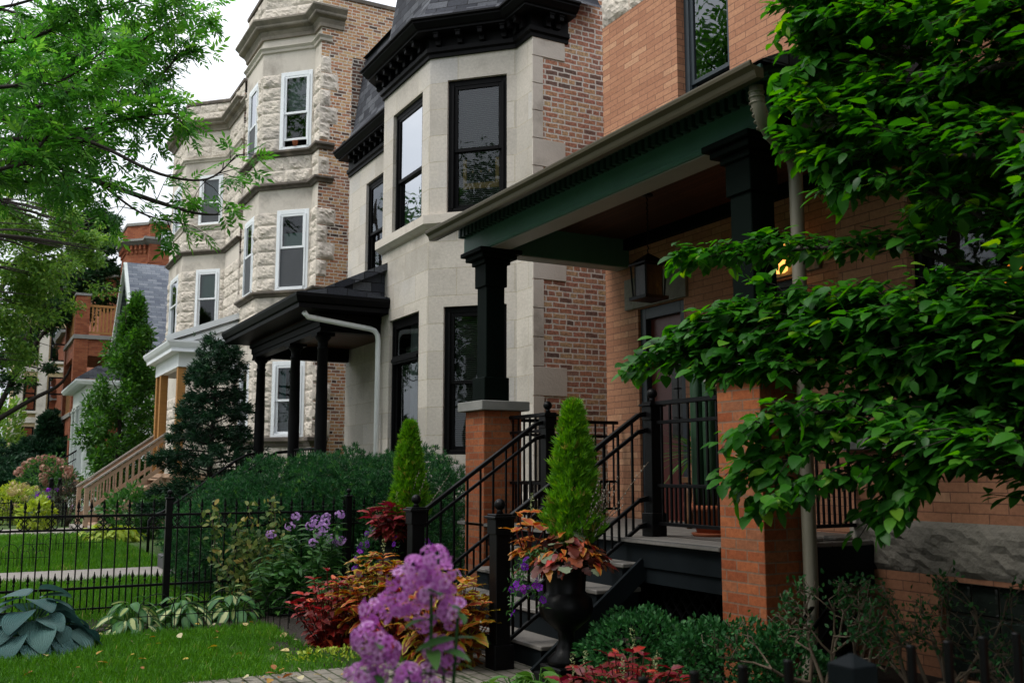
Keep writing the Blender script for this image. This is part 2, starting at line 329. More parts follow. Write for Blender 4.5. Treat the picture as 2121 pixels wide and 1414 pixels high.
        if bevel:
            b = o.modifiers.new('bevel', 'BEVEL'); b.width = bevel; b.segments = 1; b.limit_method = 'ANGLE'
        return o
def rootloc(p):
    x = Vector((0, 0, 0))
    while p is not None: x = x + p.location; p = p.parent
    return x
def tag(o, label=None, cat=None, group=None, kind=None):
    if label: o['label'] = label
    if cat: o['category'] = cat
    if group: o['group'] = group
    if kind: o['kind'] = kind
    return o
def thing(name, label, cat, loc=(0, 0, 0), group=None):
    o = bpy.data.objects.new(name, None); o.empty_display_size = .1; COL.objects.link(o); o.location = loc
    return tag(o, label, cat, group)
def kids(o): return list(o.children)
def copy_tree(o, parent=None):
    c = o.copy(); COL.objects.link(c); c.parent = parent
    for k in kids(o): copy_tree(k, c)
    return c
def bx(name, mat, parent, *b, bevel=.004): return MB().box(*b).build(name, mat, parent, bevel)

# ------------------------------------------------------------------ leaf scatter (numpy)
def unit(a): return a/np.maximum(1e-9, np.linalg.norm(a, axis=-1, keepdims=True))
def tmpl_leaf(w=.5, fold=.12, droop=.15, rows=(0, .22, .5, .78, 1), ws=(0, .8, 1, .62, 0), ripple=0.):
    """leaf of unit length along +x, normal +z; rim attribute 0 on the midrib, 1 on the edge"""
    v = []; rim = []; f = []; idx = []
    for t, k in zip(rows, ws):
        z = -droop*t*t
        if k == 0: idx.append((len(v),)); v.append((t, 0, z)); rim.append(1 if t == 1 else .3)
        else:
            i = len(v); h = w/2*k
            v += [(t, -h, z+fold*k*w+ripple*math.sin(t*17)), (t, 0, z), (t, h, z+fold*k*w-ripple*math.sin(t*17))]; rim += [1, 0, 1]; idx.append((i, i+1, i+2))
    for a, b in zip(idx, idx[1:]):
        if len(a) == 1: f += [(a[0], b[0], b[1]), (a[0], b[1], b[2])]
        elif len(b) == 1: f += [(a[0], b[0], a[1]), (a[1], b[0], a[2])]
        else: f += [(a[0], b[0], b[1], a[1]), (a[1], b[1], b[2], a[2])]
    return np.array(v, float), f, np.array(rim, float)
def tmpl_diamond(w=.45):
    return np.array([(0, 0, 0), (.45, -w/2, .05), (1, 0, -.08), (.45, w/2, .05)], float), [(0, 1, 2), (0, 2, 3)], np.array([0, 1, 1, 1.])
def tmpl_floret(n=5):
    v = [(0, 0, -.03)]; f = []; rim = [1]
    for k in range(n):
        a = 2*math.pi*k/n; b = 2*math.pi/n*.47
        i = len(v)
        for r, da in ((.16, -b*.5), (.42, -b*.98), (.5, 0), (.42, b*.98), (.16, b*.5)):
            v.append((r*math.cos(a+da), r*math.sin(a+da), (.07 if da else .0) if r > .3 else 0)); rim.append(0 if r > .3 else .45)
        f.append((0, i, i+1, i+2, i+3, i+4))
    return np.array(v, float), f, np.array(rim, float)
def tmpl_tuft(n=7, w=.09, spread=.9, seed=3):
    rg = random.Random(seed); v = []; f = []; rim = []
    for k in range(n):
        a = 2*math.pi*k/n+rg.uniform(-.3, .3); t = spread*rg.uniform(.3, 1)
        d = Vector((math.cos(t), math.sin(t)*math.cos(a), math.sin(t)*math.sin(a))); L = rg.uniform(.7, 1)
        sd = d.cross(Vector((rg.uniform(-1, 1), rg.uniform(-1, 1), rg.uniform(-1, 1)))).normalized()*w
        i = len(v); b0 = Vector((rg.uniform(0, .3), 0, 0))
        v += [tuple(b0-sd*.5), tuple(b0+sd*.5), tuple(b0+d*L*.6+sd*.6), tuple(b0+d*L), tuple(b0+d*L*.6-sd*.6)]; rim += [0, 0, .6, 1, .6]; f.append((i, i+1, i+2, i+3, i+4))
    return np.array(v, float), f, np.array(rim, float)
def scatter(name, mat, parent, tm, pos, xdir, zdir, size, tint=None, smooth=False, root=None, extra=None):
    V, F, rim = tm; pos = np.asarray(pos, float); n = len(pos); k = len(V)
    x = unit(np.asarray(xdir, float)); z = np.asarray(zdir, float); z = unit(z-(z*x).sum(1, keepdims=True)*x); y = np.cross(z, x)
    size = np.broadcast_to(np.asarray(size, float), (n,))
    co = pos[:, None, :]+size[:, None, None]*(V[None, :, 0:1]*x[:, None, :]+V[None, :, 1:2]*y[:, None, :]+V[None, :, 2:3]*z[:, None, :])
    r = np.array(root if root is not None else rootloc(parent)); co = (co-r).reshape(-1, 3)
    fl = np.concatenate([np.array(f) for f in F]); ln = np.array([len(f) for f in F])
    loops = (fl[None, :]+(np.arange(n)*k)[:, None]).ravel(); tot = np.tile(ln, n); st = np.concatenate([[0], np.cumsum(tot)[:-1]])
    me = bpy.data.meshes.new(name); me.vertices.add(n*k); me.vertices.foreach_set('co', co.ravel())
    me.loops.add(len(loops)); me.loops.foreach_set('vertex_index', loops.astype(np.int32))
    me.polygons.add(len(tot)); me.polygons.foreach_set('loop_start', st.astype(np.int32)); me.polygons.foreach_set('loop_total', tot.astype(np.int32))
    if smooth: me.polygons.foreach_set('use_smooth', np.ones(len(tot), bool))
    me.update(calc_edges=True)
    a = me.attributes.new('tint', 'FLOAT', 'POINT'); t = nr.random(n) if tint is None else np.asarray(tint, float); a.data.foreach_set('value', np.repeat(t, k))
    a = me.attributes.new('rim', 'FLOAT', 'POINT'); a.data.foreach_set('value', np.tile(rim, n))
    me.materials.append(MT[mat] if isinstance(mat, str) else mat)
    o = bpy.data.objects.new(name, me); COL.objects.link(o)
    if parent is not None: o.parent = parent
    elif root is not None: o.location = root
    return o
def rdir(n): return unit(nr.normal(size=(n, 3)))
UPV = np.array([0, 0, 1.])
# ------------------------------------------------------------------ windows
def window(parent, p, n, w, h, mid=None, fm='white', inset=.06, fw=.075, sw=.045, blind=None, shade=None, curtain=None, screen=None, glass='glass', room='dark', open_gap=0., deep=.9):
    T = frame(p, n)
    def mb():
        m = MB(); m.T = T; return m
    m = mb(); y0, y1 = -inset-.08, -inset
    m.box(0, fw, y0, y1, 0, h).box(w-fw, w, y0, y1, 0, h).box(fw, w-fw, y0, y1, h-fw, h).box(fw, w-fw, y0, y1+.02, 0, fw*.7)
    m.box(fw*.62, fw, y1, y1+.02, fw*.7, h-fw).box(w-fw, w-fw*.62, y1, y1+.02, fw*.7, h-fw)
    W = m.build('window', fm, parent, .004)
    if mid is None: mid = h*.5
    a, b, c, d = fw, w-fw, fw*.7, h-fw
    lows = [(c+open_gap, mid+sw*.5, y0+.045), (mid-sw*.5, d, y0+.075)] if mid > 0 else [(c, d, y0+.06)]
    for i, (za, zb, yy) in enumerate(lows):
        m = mb(); m.box(a, a+sw, yy-.03, yy, za, zb).box(b-sw, b, yy-.03, yy, za, zb).box(a+sw, b-sw, yy-.03, yy, za, za+sw).box(a+sw, b-sw, yy-.03, yy, zb-sw, zb)
        m.build('sash', fm, W, .003)
        m = mb(); m.quad((a+sw, yy-.018, zb-sw), (b-sw, yy-.018, zb-sw), (b-sw, yy-.018, za+sw), (a+sw, yy-.018, za+sw)); m.build('pane', glass, W)
    if blind:
        m = mb(); z = blind[0]*h
        while z < min(blind[1]*h, h-fw): m.add([(a+.03, y0-.055, z), (b-.03, y0-.055, z), (b-.03, y0-.078, z+.016), (a+.03, y0-.078, z+.016)], [(0, 1, 2, 3)]); z += .028
        m.build('blind', 'blind', W)
    if shade: m = mb(); m.box(a+.02, b-.02, y0-.06, y0-.055, shade[0]*h, shade[1]*h); m.build('roller_shade', shade[2], W)
    if screen: m = mb(); m.quad((a+.01, y0+.066, c), (b-.01, y0+.066, c), (b-.01, y0+.066, mid), (a+.01, y0+.066, mid)); m.build('screen', screen, W)
    if curtain:
        for (ca, cb, za, zb, cm) in curtain:
            m = mb(); k = 26; xs = [a+(b-a)*(ca+(cb-ca)*i/k) for i in range(k+1)]
            vs = [(x, y0-.09+.02*math.sin(i*1.7), z) for z in (za*h, zb*h) for i, x in enumerate(xs)]
            m.add(vs, [(i, i+1, k+2+i, k+1+i) for i in range(k)], True); m.build('curtain', cm, W)
    m = mb(); e = .35; yb = y0-deep
    m.quad((-e, yb, -.3), (w+e, yb, -.3), (w+e, yb, h+.3), (-e, yb, h+.3)).quad((-e, yb, h+.3), (w+e, yb, h+.3), (w+e, y0-.09, h+.3), (-e, y0-.09, h+.3)).quad((-e, yb, -.3), (-e, y0-.09, -.3), (w+e, y0-.09, -.3), (w+e, yb, -.3))
    m.quad((-e, yb, -.3), (-e, yb, h+.3), (-e, y0-.09, h+.3), (-e, y0-.09, -.3)).quad((w+e, yb, -.3), (w+e, y0-.09, -.3), (w+e, y0-.09, h+.3), (w+e, yb, h+.3))
    m.build('interior', room, W)
    return W
def seg_pt(p0, p1, u, z):
    d = (Vector(p1)-Vector(p0)).normalized(); q = Vector(p0)+d*u; return (q.x, q.y, z)
def seg_n(p0, p1):
    d = (Vector(p1)-Vector(p0)).normalized(); return (-d.y, d.x)
def seg_len(p0, p1): return (Vector(p1)-Vector(p0)).length
def seg_window(parent, p0, p1, u0, u1, z0, z1, **kw):
    return window(parent, seg_pt(p0, p1, u0, z0), seg_n(p0, p1), u1-u0, z1-z0, **kw)
def brackets(mk, chain, segs, sp, out0, out1, z0, z1, wd, name, mat, parent):
    for (i, du) in segs:
        p0, p1 = chain[i], chain[i+1]; L = seg_len(p0, p1); k = max(1, round((L-2*du)/sp)); n = seg_n(p0, p1)
        for j in range(k+1):
            u = du+(L-2*du)*j/k if k else L/2
            m = MB(); m.T = frame(seg_pt(p0, p1, u, 0), n)
            m.box(-wd/2, wd/2, out0, out0+(out1-out0)*.45, z0, z1).box(-wd/2*.9, wd/2*.9, out0+(out1-out0)*.45, out1, z0+(z1-z0)*.45, z1).box(-wd/2*1.15, wd/2*1.15, out0, out1+.012, z1-.03, z1); m.build(name, mat, parent, .004)

# ------------------------------------------------------------------ house 2: smooth limestone front with a black mansard
h2 = thing('stone_house', 'pale smooth limestone house with black cornice, mansard roof and black window frames', 'house', (6.2, 14.5, 0))
A2 = [(14, 10.96), (6.2, 10.96), (6.2, 11.38), (5.31, 12.27), (5.31, 14.04), (6.2, 14.93), (6.2, 18.25), (14, 18.25)]
ZT = 7.16
MB().wall(A2[0], A2[1], 0, 9.6).build('side_wall', 'chicago', h2)
h2.children[0].data.materials[0] = MT['chicago']
MB().wall(A2[6], A2[7], 0, 9.6).build('side_wall', 'chicago_dark', h2)
m = MB()
m.wall(A2[1], A2[2], 0, ZT)
hU, hL = (.14, 1.0, 4.9, 6.78), (.14, 1.03, 1.62, 3.6)
m.wall(A2[2], A2[3], 0, ZT, [hU, hL])
fU, fL = (.26, 1.38, 4.88, 6.74), (.3, 1.42, 1.5, 3.6)
m.wall(A2[3], A2[4], 0, ZT, [fU, fL])
m.wall(A2[4], A2[5], 0, ZT)
nU, dL = (1.35, 2.35, 4.95, 6.74), (.35, 1.6, 1.2, 3.5)
m.wall(A2[5], A2[6], 0, ZT, [nU, dL])
m.build('front_wall', 'ashlar', h2)
# quoins biting into the brick side
m = MB(); z = .1; i = 0
while z < ZT-.1:
    hh = min(.372, ZT-.02-z); L = .5 if i % 4 == 2 else .16
    bx('quoin', 'limestone', h2, 6.2, 6.2+L, 10.94, 10.965, z, z+hh-.006, bevel=.003); z += .376; i += 1
# sill band and water table
MB().sweep([(6.5, 10.95)]+A2[1:6]+[(6.2, 15.2)], [(0, .95), (.07, .97), (.09, 1.05), (.03, 1.12), (0, 1.14)]).build('water_table', 'limestone', h2)
MB().sweep(A2[2:6], [(.0, 4.66), (.04, 4.68), (.10, 4.74), (.10, 4.86), (0, 4.88)]).build('sill_band', 'limestone', h2)
ch = [(6.75, 10.96)]+A2[1:7]
m = MB(); m.sweep(ch, [(0, 7.12), (.035, 7.12), (.035, 7.17), (.07, 7.19), (.07, 7.25), (.03, 7.255), (.03, 7.42), (.24, 7.42), (.24, 7.45), (.275, 7.46), (.33, 7.52), (.33, 7.545), (.365, 7.555), (.365, 7.58), (0, 7.66)])
CO = m.build('cornice', 'black', h2)
brackets(lambda: MB(), ch, [(0, .2), (1, .12), (2, .15), (3, .18), (4, .15), (5, .5)], .3, .028, .2, 7.265, 7.42, .075, 'bracket', 'black', CO)
m = MB(); m.sweep([(7.2, 10.96)]+A2[1:7], [(.3, 7.6), (.12, 7.75), (-.05, 8.1), (-.28, 9.62)], caps=False); m.build('mansard_roof', 'shingle', h2)
m = MB(); m.add([(14, 11, 9.6), (6.4, 11, 9.6), (6.4, 11.5, 9.6), (5.55, 12.35, 9.6), (5.55, 13.95, 9.6), (6.4, 14.8, 9.6), (6.4, 18.2, 9.6), (14, 18.2, 9.6)], [tuple(range(8))[::-1]]); m.build('flat_roof', 'char', h2)
m = MB(); m.bar((6.2, 18.28, 7.65), (6.62, 18.28, 8.75), .12, .16); m.box(6.48, 6.78, 18.16, 18.4, 8.72, 8.82).box(6.05, 6.22, 18.2, 18.36, 7.6, 7.85); m.build('roof_end_trim', 'black', h2, .01)
kw = dict(fm='black', fw=.085, sw=.05, inset=.05)
wU = seg_window(h2, A2[2], A2[3], *hU, mid=.88, blind=(.03, .97), **kw)
# stained glass panel hanging inside the upper window
m = MB(); m.T = frame(seg_pt(A2[2], A2[3], hU[0], hU[2]), seg_n(A2[2], A2[3]))
m.box(.17, .22, -.20, -.185, .36, .78).box(.64, .69, -.20, -.185, .36, .78).box(.22, .64, -.20, -.185, .36, .44)
for x in (.31, .43, .55): m.add([(x-.016, -.19, .60), (x, -.19, .575), (x+.016, -.19, .60), (x, -.19, .625)], [(0, 1, 2, 3)])
SG = m.build('leaded_panel', 'palewood', wU)
seg_window(h2, A2[2], A2[3], *hL, mid=.96, blind=(.05, .96), **kw)
seg_window(h2, A2[3], A2[4], *fU, mid=.8, glass='frontglass', **kw)
wL = seg_window(h2, A2[3], A2[4], *fL, mid=1.5, curtain=[(.35, .75, .03, .97, 'lace')], **kw)
m = MB(); m.T = frame(seg_pt(A2[3], A2[4], fL[0], fL[2]), seg_n(A2[3], A2[4])); m.box(.08, 1.04, -.09, -.02, 1.44, 1.56).box(.08, 1.04, -.07, .0, 1.47, 1.52); m.build('transom_bar', 'black', wL, .004)
seg_window(h2, A2[5], A2[6], *nU, mid=.8, **kw)
m = MB(); m.T = frame(seg_pt(A2[5], A2[6], dL[0], dL[2]), seg_n(A2[5], A2[6])); m.box(0, 1.25, -.2, -.15, 0, 2.3).box(0, .09, -.15, -.04, 0, 2.3).box(1.16, 1.25, -.15, -.04, 0, 2.3).box(.09, 1.16, -.15, -.04, 2.2, 2.3).box(.2, 1.05, -.155, -.13, .2, .9).box(.2, 1.05, -.155, -.13, 1.05, 2.05)
m.build('front_door', 'black', h2, .006)

# porch of house 2
p2 = thing('front_porch', 'black porch on round columns with shed roof, in front of the pale limestone house', 'porch', (5, 16, 0))
ch = [(5.32, 13.72), (3.95, 13.72), (3.95, 18.42), (6.15, 18.42)]
ch_in = [(5.32, 14.06), (4.38, 14.06), (4.38, 18.1), (6.15, 18.1)]
m = MB(); m.sweep(ch, [(-.06, 3.72), (0, 3.72), (0, 3.78), (.03, 3.8), (.06, 3.88), (.06, 3.92), (-.06, 3.93)], True); m.build('eave', 'black', p2)
m = MB(); m.sweep(ch_in, [(0, 3.44), (0, 3.5), (.02, 3.51), (.02, 3.6), (.05, 3.62), (.05, 3.7), (-.18, 3.7), (-.18, 3.44)], True); m.build('frieze', 'black', p2)
m = MB(); m.quad((3.93, 13.7, 3.71), (5.32, 13.7, 3.71), (5.32, 18.44, 3.71), (3.93, 18.44, 3.71)); m.quad((5.32, 14.06, 3.71), (6.2, 14.95, 3.71), (6.2, 18.44, 3.71), (5.32, 18.44, 3.71)); m.build('soffit', 'black', p2)
m = MB(); m.quad((4.3, 14.1, 3.69), (4.3, 18.1, 3.69), (6.2, 18.1, 3.69), (6.2, 14.9, 3.69), (5.33, 14.1, 3.69)); m.build('ceiling', 'ceil', p2)
m = MB()
m.add([(3.92, 13.68, 3.935), (3.92, 18.46, 3.935), (4.55, 18.46, 4.05), (4.55, 13.68, 4.05)], [(0, 3, 2, 1)])
m.add([(4.5, 13.9, 4.05), (4.5, 18.3, 4.05), (6.2, 18.3, 4.86), (6.2, 14.8, 4.86), (5.33, 13.9, 4.44)], [(0, 4, 3, 2, 1)])
m.add([(4.5, 13.9, 3.93), (5.33, 13.9, 3.93), (5.33, 13.9, 4.44), (4.5, 13.9, 4.05)], [(0, 1, 2, 3)])
m.quad((3.92, 13.68, 3.93), (5.32, 13.68, 3.93), (5.32, 13.68, 3.95), (4.55, 13.68, 4.045)); m.quad((4.55, 13.68, 4.045), (5.32, 13.68, 3.95), (5.32, 13.92, 3.97), (4.55, 13.92, 4.05))
m.bar((4.4, 13.86, 4.02), (5.33, 13.86, 4.46), .12, .1)
m.build('porch_roof', 'shingle', p2)
bx('deck', 'deck', p2, 4.2, 6.2, 14.05, 18.2, .8, .9)
bx('skirt', 'black', p2, 4.3, 6.2, 14.1, 18.1, 0, .8)
for y in (14.37, 15.8, 18.0):
    m = MB(); m.lathe([(.115, .9), (.115, .96), (.095, 1.0), (.088, 1.4), (.09, 2.2), (.075, 3.2), (.085, 3.21), (.085, 3.24), (.072, 3.25), (.075, 3.33), (.12, 3.38), (.12, 3.40)], (4.52, y, 0), 20); m.box(4.38, 4.66, y-.14, y+.14, 3.40, 3.445); m.build('column', 'black', p2)
m = MB(); m.tube([(4.05, 13.8, 3.66), (4.12, 13.83, 3.6), (5.1, 13.92, 3.5), (5.17, 13.93, 3.48), (5.22, 13.94, 3.42), (5.235, 13.95, 3.34), (5.235, 13.95, .3)], .04, 10); m.build('downspout', 'whitepipe', p2)
m = MB()
for k in range(6): m.box(3.0+k*.22, 4.2, 16.0, 17.8, k*.15, k*.15+.15)
m.build('steps', 'concrete', p2, .01)
for y in (15.95, 17.85):
    m = MB(); m.tube([(4.52, y, 1.72), (4.3, y, 1.7), (4.1, y, 1.6), (2.9, y, .72), (2.75, y, .66), (2.68, y, .58), (2.68, y, 0)], .024, 8)
    for k in range(9): x = 4.1-k*.14; z = 1.58-k*.103; m.tube([(x, y, z), (x, y, max(.02, z-.8))], .009, 6)
    m.build('handrail', 'iron', p2)
m = MB(); m.tube([(4.52, 14.4, 1.74), (4.52, 15.8, 1.74)], .022, 8).tube([(4.52, 14.4, 1.02), (4.52, 15.8, 1.02)], .018, 6)
for k in range(11): m.tube([(4.52, 14.5+k*.12, 1.0), (4.52, 14.5+k*.12, 1.74)], .009, 6)
m.build('handrail', 'iron', p2)

# ------------------------------------------------------------------ houses 3 and 4: rock-faced limestone towers
def tower(label, c, top, bands, wins, brick, seed, par):
    """c plan chain (8 points); bands (z0,z1,kind); wins [(z0,z1,mid,opts_angled,opts_front)]"""
    h = thing('stone_house', label, 'house', (c[1][0], c[2][1], 0))
    MB().wall(c[0], c[1], 0, top-.35).build('side_wall', brick, h)
    MB().wall(c[6], c[7], 0, top-.35).build('side_wall', brick, h)
    A = par
    mid_u = seg_len(c[3], c[4]); F = (mid_u*.22, mid_u*.8)
    segs = [(1, []), (2, [(A[0], A[1], w[0], w[1]) for w in wins]), (3, [(F[0], F[1], w[0], w[1]) for w in wins]), (4, [(.4, 1.1, w[0], w[1]) for w in wins]), (5, [])]
    back = MB(); rk = {}
    for i, hs in segs:
        back.wall(c[i], c[i+1], 0, top-.05, hs)
        for j, (z0, z1, kind) in enumerate(bands):
            if kind == 'rock': rk.setdefault((i, j), MB()).rock(c[i], c[i+1], z0, z1, hs, bl=(.42, .75) if hs else (.5, .9), amp=.046, seed=seed*100+i*10+j)
    back.build('front_wall', 'limestone', h); [q.build('rockface_course', 'rock', h) for q in rk.values()]
    # quoins on the brick side
    m = MB(); z = .2; i = 0
    while z < top-1.6:
        if any(b[2] == 'rock' and b[0]-.1 < z < b[1]-.2 for b in bands):
            L = .40 if i % 2 else .24; m = MB(); m._block(Vector((c[1][0]+L, c[1][1], 0)), Vector((-1, 0, 0)), Vector((0, -1, 0)), .01, L, z, z+.37, .07, i*3.3); m.build('quoin', 'rock', h)
        z += .385; i += 1
    def belt(name, z, prof, mat, ext=.32):
        MB().sweep([(c[1][0]+ext, c[1][1])]+c[1:6]+[c[6]], [(o, z+dz) for o, dz in prof]).build(name, mat, h)
    for (z0, z1, kind) in bands:
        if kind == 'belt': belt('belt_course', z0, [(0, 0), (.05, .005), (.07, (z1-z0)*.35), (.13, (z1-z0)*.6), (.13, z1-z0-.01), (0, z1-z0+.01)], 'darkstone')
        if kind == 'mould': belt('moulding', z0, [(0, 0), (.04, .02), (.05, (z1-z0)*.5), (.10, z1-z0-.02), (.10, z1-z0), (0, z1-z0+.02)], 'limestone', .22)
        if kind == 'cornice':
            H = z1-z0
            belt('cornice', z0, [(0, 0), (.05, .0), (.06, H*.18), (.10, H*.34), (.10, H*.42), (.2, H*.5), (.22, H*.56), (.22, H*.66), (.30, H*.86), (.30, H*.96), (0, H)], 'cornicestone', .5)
    m = MB(); pc = [(c[0][0], c[0][1]), *c[1:7]]
    MB().sweep([(c[1][0]+.3, c[1][1])]+c[1:7], [(-.25, top-.02), (.05, top-.02), (.06, top+.05), (-.02, top+.11), (-.25, top+.12)], True).build('coping', 'darkstone', h)
    MB().sweep([c[0], (c[1][0]+.3, c[1][1])], [(-.25, top-.36), (.03, top-.36), (.03, top-.27), (-.25, top-.26)], True).build('coping', 'darkstone', h)
    m = MB(); m.add([(p[0], p[1], top-.6) for p in c], [tuple(range(8))[::-1]]); m.build('flat_roof', 'char', h)
    for k, w in enumerate(wins):
        o = dict(fm='white', fw=.1, sw=.05, inset=-.015, mid=(w[1]-w[0])*w[2])
        seg_window(h, c[2], c[3], A[0], A[1], w[0], w[1], **o, **w[3])
        seg_window(h, c[3], c[4], F[0], F[1], w[0], w[1], **o, **w[4])
        seg_window(h, c[4], c[5], .4, 1.1, w[0], w[1], **o)
    return h
B3 = [(14, 20.66), (6.3, 20.66), (6.3, 21.11), (5.36, 22.05), (5.36, 23.58), (6.3, 24.52), (6.3, 27.2), (14, 27.2)]
bands3 = [(.4, 1.93, 'rock'), (1.93, 2.13, 'belt'), (2.13, 3.8, 'rock'), (4.25, 5.24, 'rock'), (5.24, 5.36, 'belt'), (5.36, 7.18, 'rock'), (7.69, 7.82, 'belt'), (7.82, 8.44, 'rock'), (8.44, 8.58, 'belt'), (8.58, 10.41, 'rock'), (10.92, 11.06, 'mould'), (11.26, 11.68, 'cornice'), (11.7, 12.35, 'rock')]
wins3 = [(2.14, 3.8, .48, dict(shade=(.03, .45, 'lace'), curtain=[(.0, .28, .5, .97, 'tealcurtain'), (.74, 1, .5, .97, 'tealcurtain')]), dict(screen='greyscreen', glass='frontglass')),
         (5.38, 7.2, .53, dict(screen='greyscreen', shade=(.45, .72, 'shade')), dict(screen='greyscreen', glass='frontglass')),
         (8.59, 10.43, .47, dict(shade=(.5, .95, 'lace'), open_gap=.16), dict(screen='greyscreen', glass='frontglass'))]
h3 = tower('tall rough limestone house with white windows and dark belt courses, behind the black porch', B3, 12.37, bands3, wins3, 'chicago', 3, (.05, .85))
for o in h3.children:
    if o.name.startswith('side_wall'): o.data.materials[0] = MT['chicago_pale']
bx('vent', 'vent', h3, 7.35, 7.6, 20.62, 20.68, 10.75, 10.83)
# plant pot on the open sill
pot = thing('flower_pot', 'small potted plant on the open sill of the topmost white window', 'flower pot', (5.97, 21.4, 8.68))
MB().lathe([(.05, 0), (.065, .09), (.07, .1)], (5.97, 21.4, 8.68), 12).build('pot', 'terracotta', pot)
B4 = [(14, 28), (6.3, 28), (6.3, 29.82), (5.25, 30.87), (5.25, 33.24), (6.3, 34.29), (6.3, 35.6), (14, 35.6)]
bands4 = [(.4, 3.6, 'rock'), (4.4, 5.4, 'rock'), (5.4, 5.52, 'mould'), (5.52, 7.4, 'rock'), (7.88, 8.0, 'belt'), (8.0, 8.62, 'rock'), (8.62, 8.78, 'mould'), (8.78, 10.3, 'rock'), (10.75, 10.87, 'mould'), (10.9, 11.6, 'rock'), (11.72, 12.05, 'cornice'), (12.05, 12.6, 'rock')]
wins4 = [(5.55, 7.42, .52, dict(shade=(.5, .95, 'shade')), dict(glass='frontglass')),
         (8.79, 10.34, .45, dict(screen='greyscreen', shade=(.47, .95, 'lace')), dict(glass='frontglass'))]
h4 = tower('farther rough limestone house with white windows and plain parapet, behind the overhanging leafy branches', B4, 12.62, bands4, wins4, 'chicago_dark', 4, (.16, .98))

# white porch of house 3 with timber posts and stairs
p3 = thing('front_porch', 'white gabled porch on yellow timber posts with cedar stairs', 'porch', (5, 25, 0))
ch = [(6.3, 23.55), (3.85, 23.55), (3.85, 27.2), (6.3, 27.2)]
MB().sweep(ch, [(-.05, 4.12), (0, 4.12), (.0, 4.2), (.05, 4.26), (.09, 4.34), (.09, 4.38), (-.05, 4.38)], True).build('eave', 'white', p3)
MB().sweep([(6.3, 23.75), (4.05, 23.75), (4.05, 27.0), (6.3, 27.0)], [(0, 3.8), (0, 4.13), (-.15, 4.13), (-.15, 3.8)], True).build('frieze', 'white', p3)
m = MB(); m.quad((3.85, 23.5, 4.125), (6.3, 23.5, 4.125), (6.3, 27.2, 4.125), (3.85, 27.2, 4.125)); m.build('soffit', 'white', p3)
m = MB(); m.add([(3.75, 23.45, 4.385), (3.75, 27.3, 4.385), (6.3, 27.3, 5.45), (6.3, 23.45, 5.45)], [(0, 3, 2, 1)]); m.build('porch_roof', 'shingle', p3)
m = MB(); m.bar((3.72, 23.5, 4.40), (6.3, 23.5, 5.42), .1, .13).bar((3.95, 23.55, 4.3), (6.3, 23.55, 5.22), .06, .1); m.add([(3.9, 23.62, 4.38), (6.3, 23.62, 4.38), (6.3, 23.62, 5.35)], [(0, 1, 2)]); m.build('bargeboard', 'white', p3)
for x, y in ((4.15, 23.9), (4.15, 26.3), (4.15, 26.9)):
    bx('post', 'freshwood', p3, x-.09, x+.09, y-.09, y+.09, 1.35, 3.8)
bx('deck', 'cedar', p3, 4.0, 6.3, 23.7, 27.1, 1.25, 1.35)
bx('skirt', 'cedar', p3, 4.1, 6.3, 23.75, 27.0, 0, 1.25)
m = MB()
for k in range(7): m.box(2.55+k*.23, 2.55+k*.23+.28, 25.1, 26.9, .12+k*.178, .16+k*.178).box(2.76+k*.23, 2.78+k*.23, 25.12, 26.88, k*.178, .12+k*.178)
m.bar((2.5, 25.08, -.02), (4.1, 25.08, 1.22), .05, .25).bar((2.5, 26.92, -.02), (4.1, 26.92, 1.22), .05, .25)
m.build('steps', 'cedar', p3)
bx('step_base', 'concrete', p3, 2.2, 2.7, 24.9, 27.1, 0, .12)
for y in (25.05, 26.95):
    rl = MB().bar((2.3, y, 1.03), (4.1, y, 2.33), .12, .04).build('stair_rail', 'cedarrail', p3)
    MB().bar((2.36, y, .97), (4.1, y, 2.23), .04, .09).bar((2.4, y, .34), (4.1, y, 1.56), .04, .09).build('rail_board', 'cedar', rl)
    for k in range(12):
        x = 2.52+k*.137; z = 1.0+(x-2.36)*.724; MB().bar((x, y, z-.68), (x, y, z+.04), .035).build('baluster', 'cedar', rl)
    bx('newel', 'cedar', p3, 2.32, 2.42, y-.05, y+.05, 0.1, 1.02)

# ------------------------------------------------------------------ house 5: low cottage with grey shingle gable
h5 = thing('cottage', 'low cottage with grey shingled gable roof and green clapboard side', 'house', (5.1, 40, 0))
MB().wall((14, 36.7), (5.2, 36.7), 0, 5.75).build('side_wall', 'siding', h5)
MB().wall((5.2, 43.3), (14, 43.3), 0, 5.75).build('side_wall', 'siding', h5)
m = MB(); m.wall((5.2, 36.7), (5.2, 43.3), 0, 5.75); m.add([(5.2, 36.7, 5.75), (5.2, 40, 9.15), (5.2, 43.3, 5.75)], [(0, 1, 2)]); m.build('front_wall', 'offwhite', h5)
bx('corner_board', 'white', h5, 5.15, 5.32, 36.66, 36.72, 0, 5.7)
m = MB(); m.add([(4.72, 36.25, 5.45), (14, 36.25, 5.45), (14, 40, 9.35), (4.72, 40, 9.35)], [(0, 1, 2, 3)]); m.add([(4.72, 43.75, 5.45), (14, 43.75, 5.45), (14, 40, 9.35), (4.72, 40, 9.35)], [(3, 2, 1, 0)]); m.build('roof', 'greyshingle', h5)
m = MB(); m.bar((4.7, 36.25, 5.36), (4.7, 40, 9.26), .12, .2).bar((4.7, 43.75, 5.36), (4.7, 40, 9.26), .12, .2); m.build('bargeboard', 'offwhite', h5)
m = MB(); m.box(4.7, 14, 36.12, 36.26, 5.36, 5.48); m.tube([(5.4, 36.25, 5.36), (5.4, 36.3, 5.25), (5.42, 36.62, 4.9), (5.42, 36.62, .2)], .045, 8); m.build('gutter', 'whitepipe', h5)
bx('soffit', 'offwhite', h5, 4.75, 14, 36.26, 36.7, 5.34, 5.36, bevel=0)
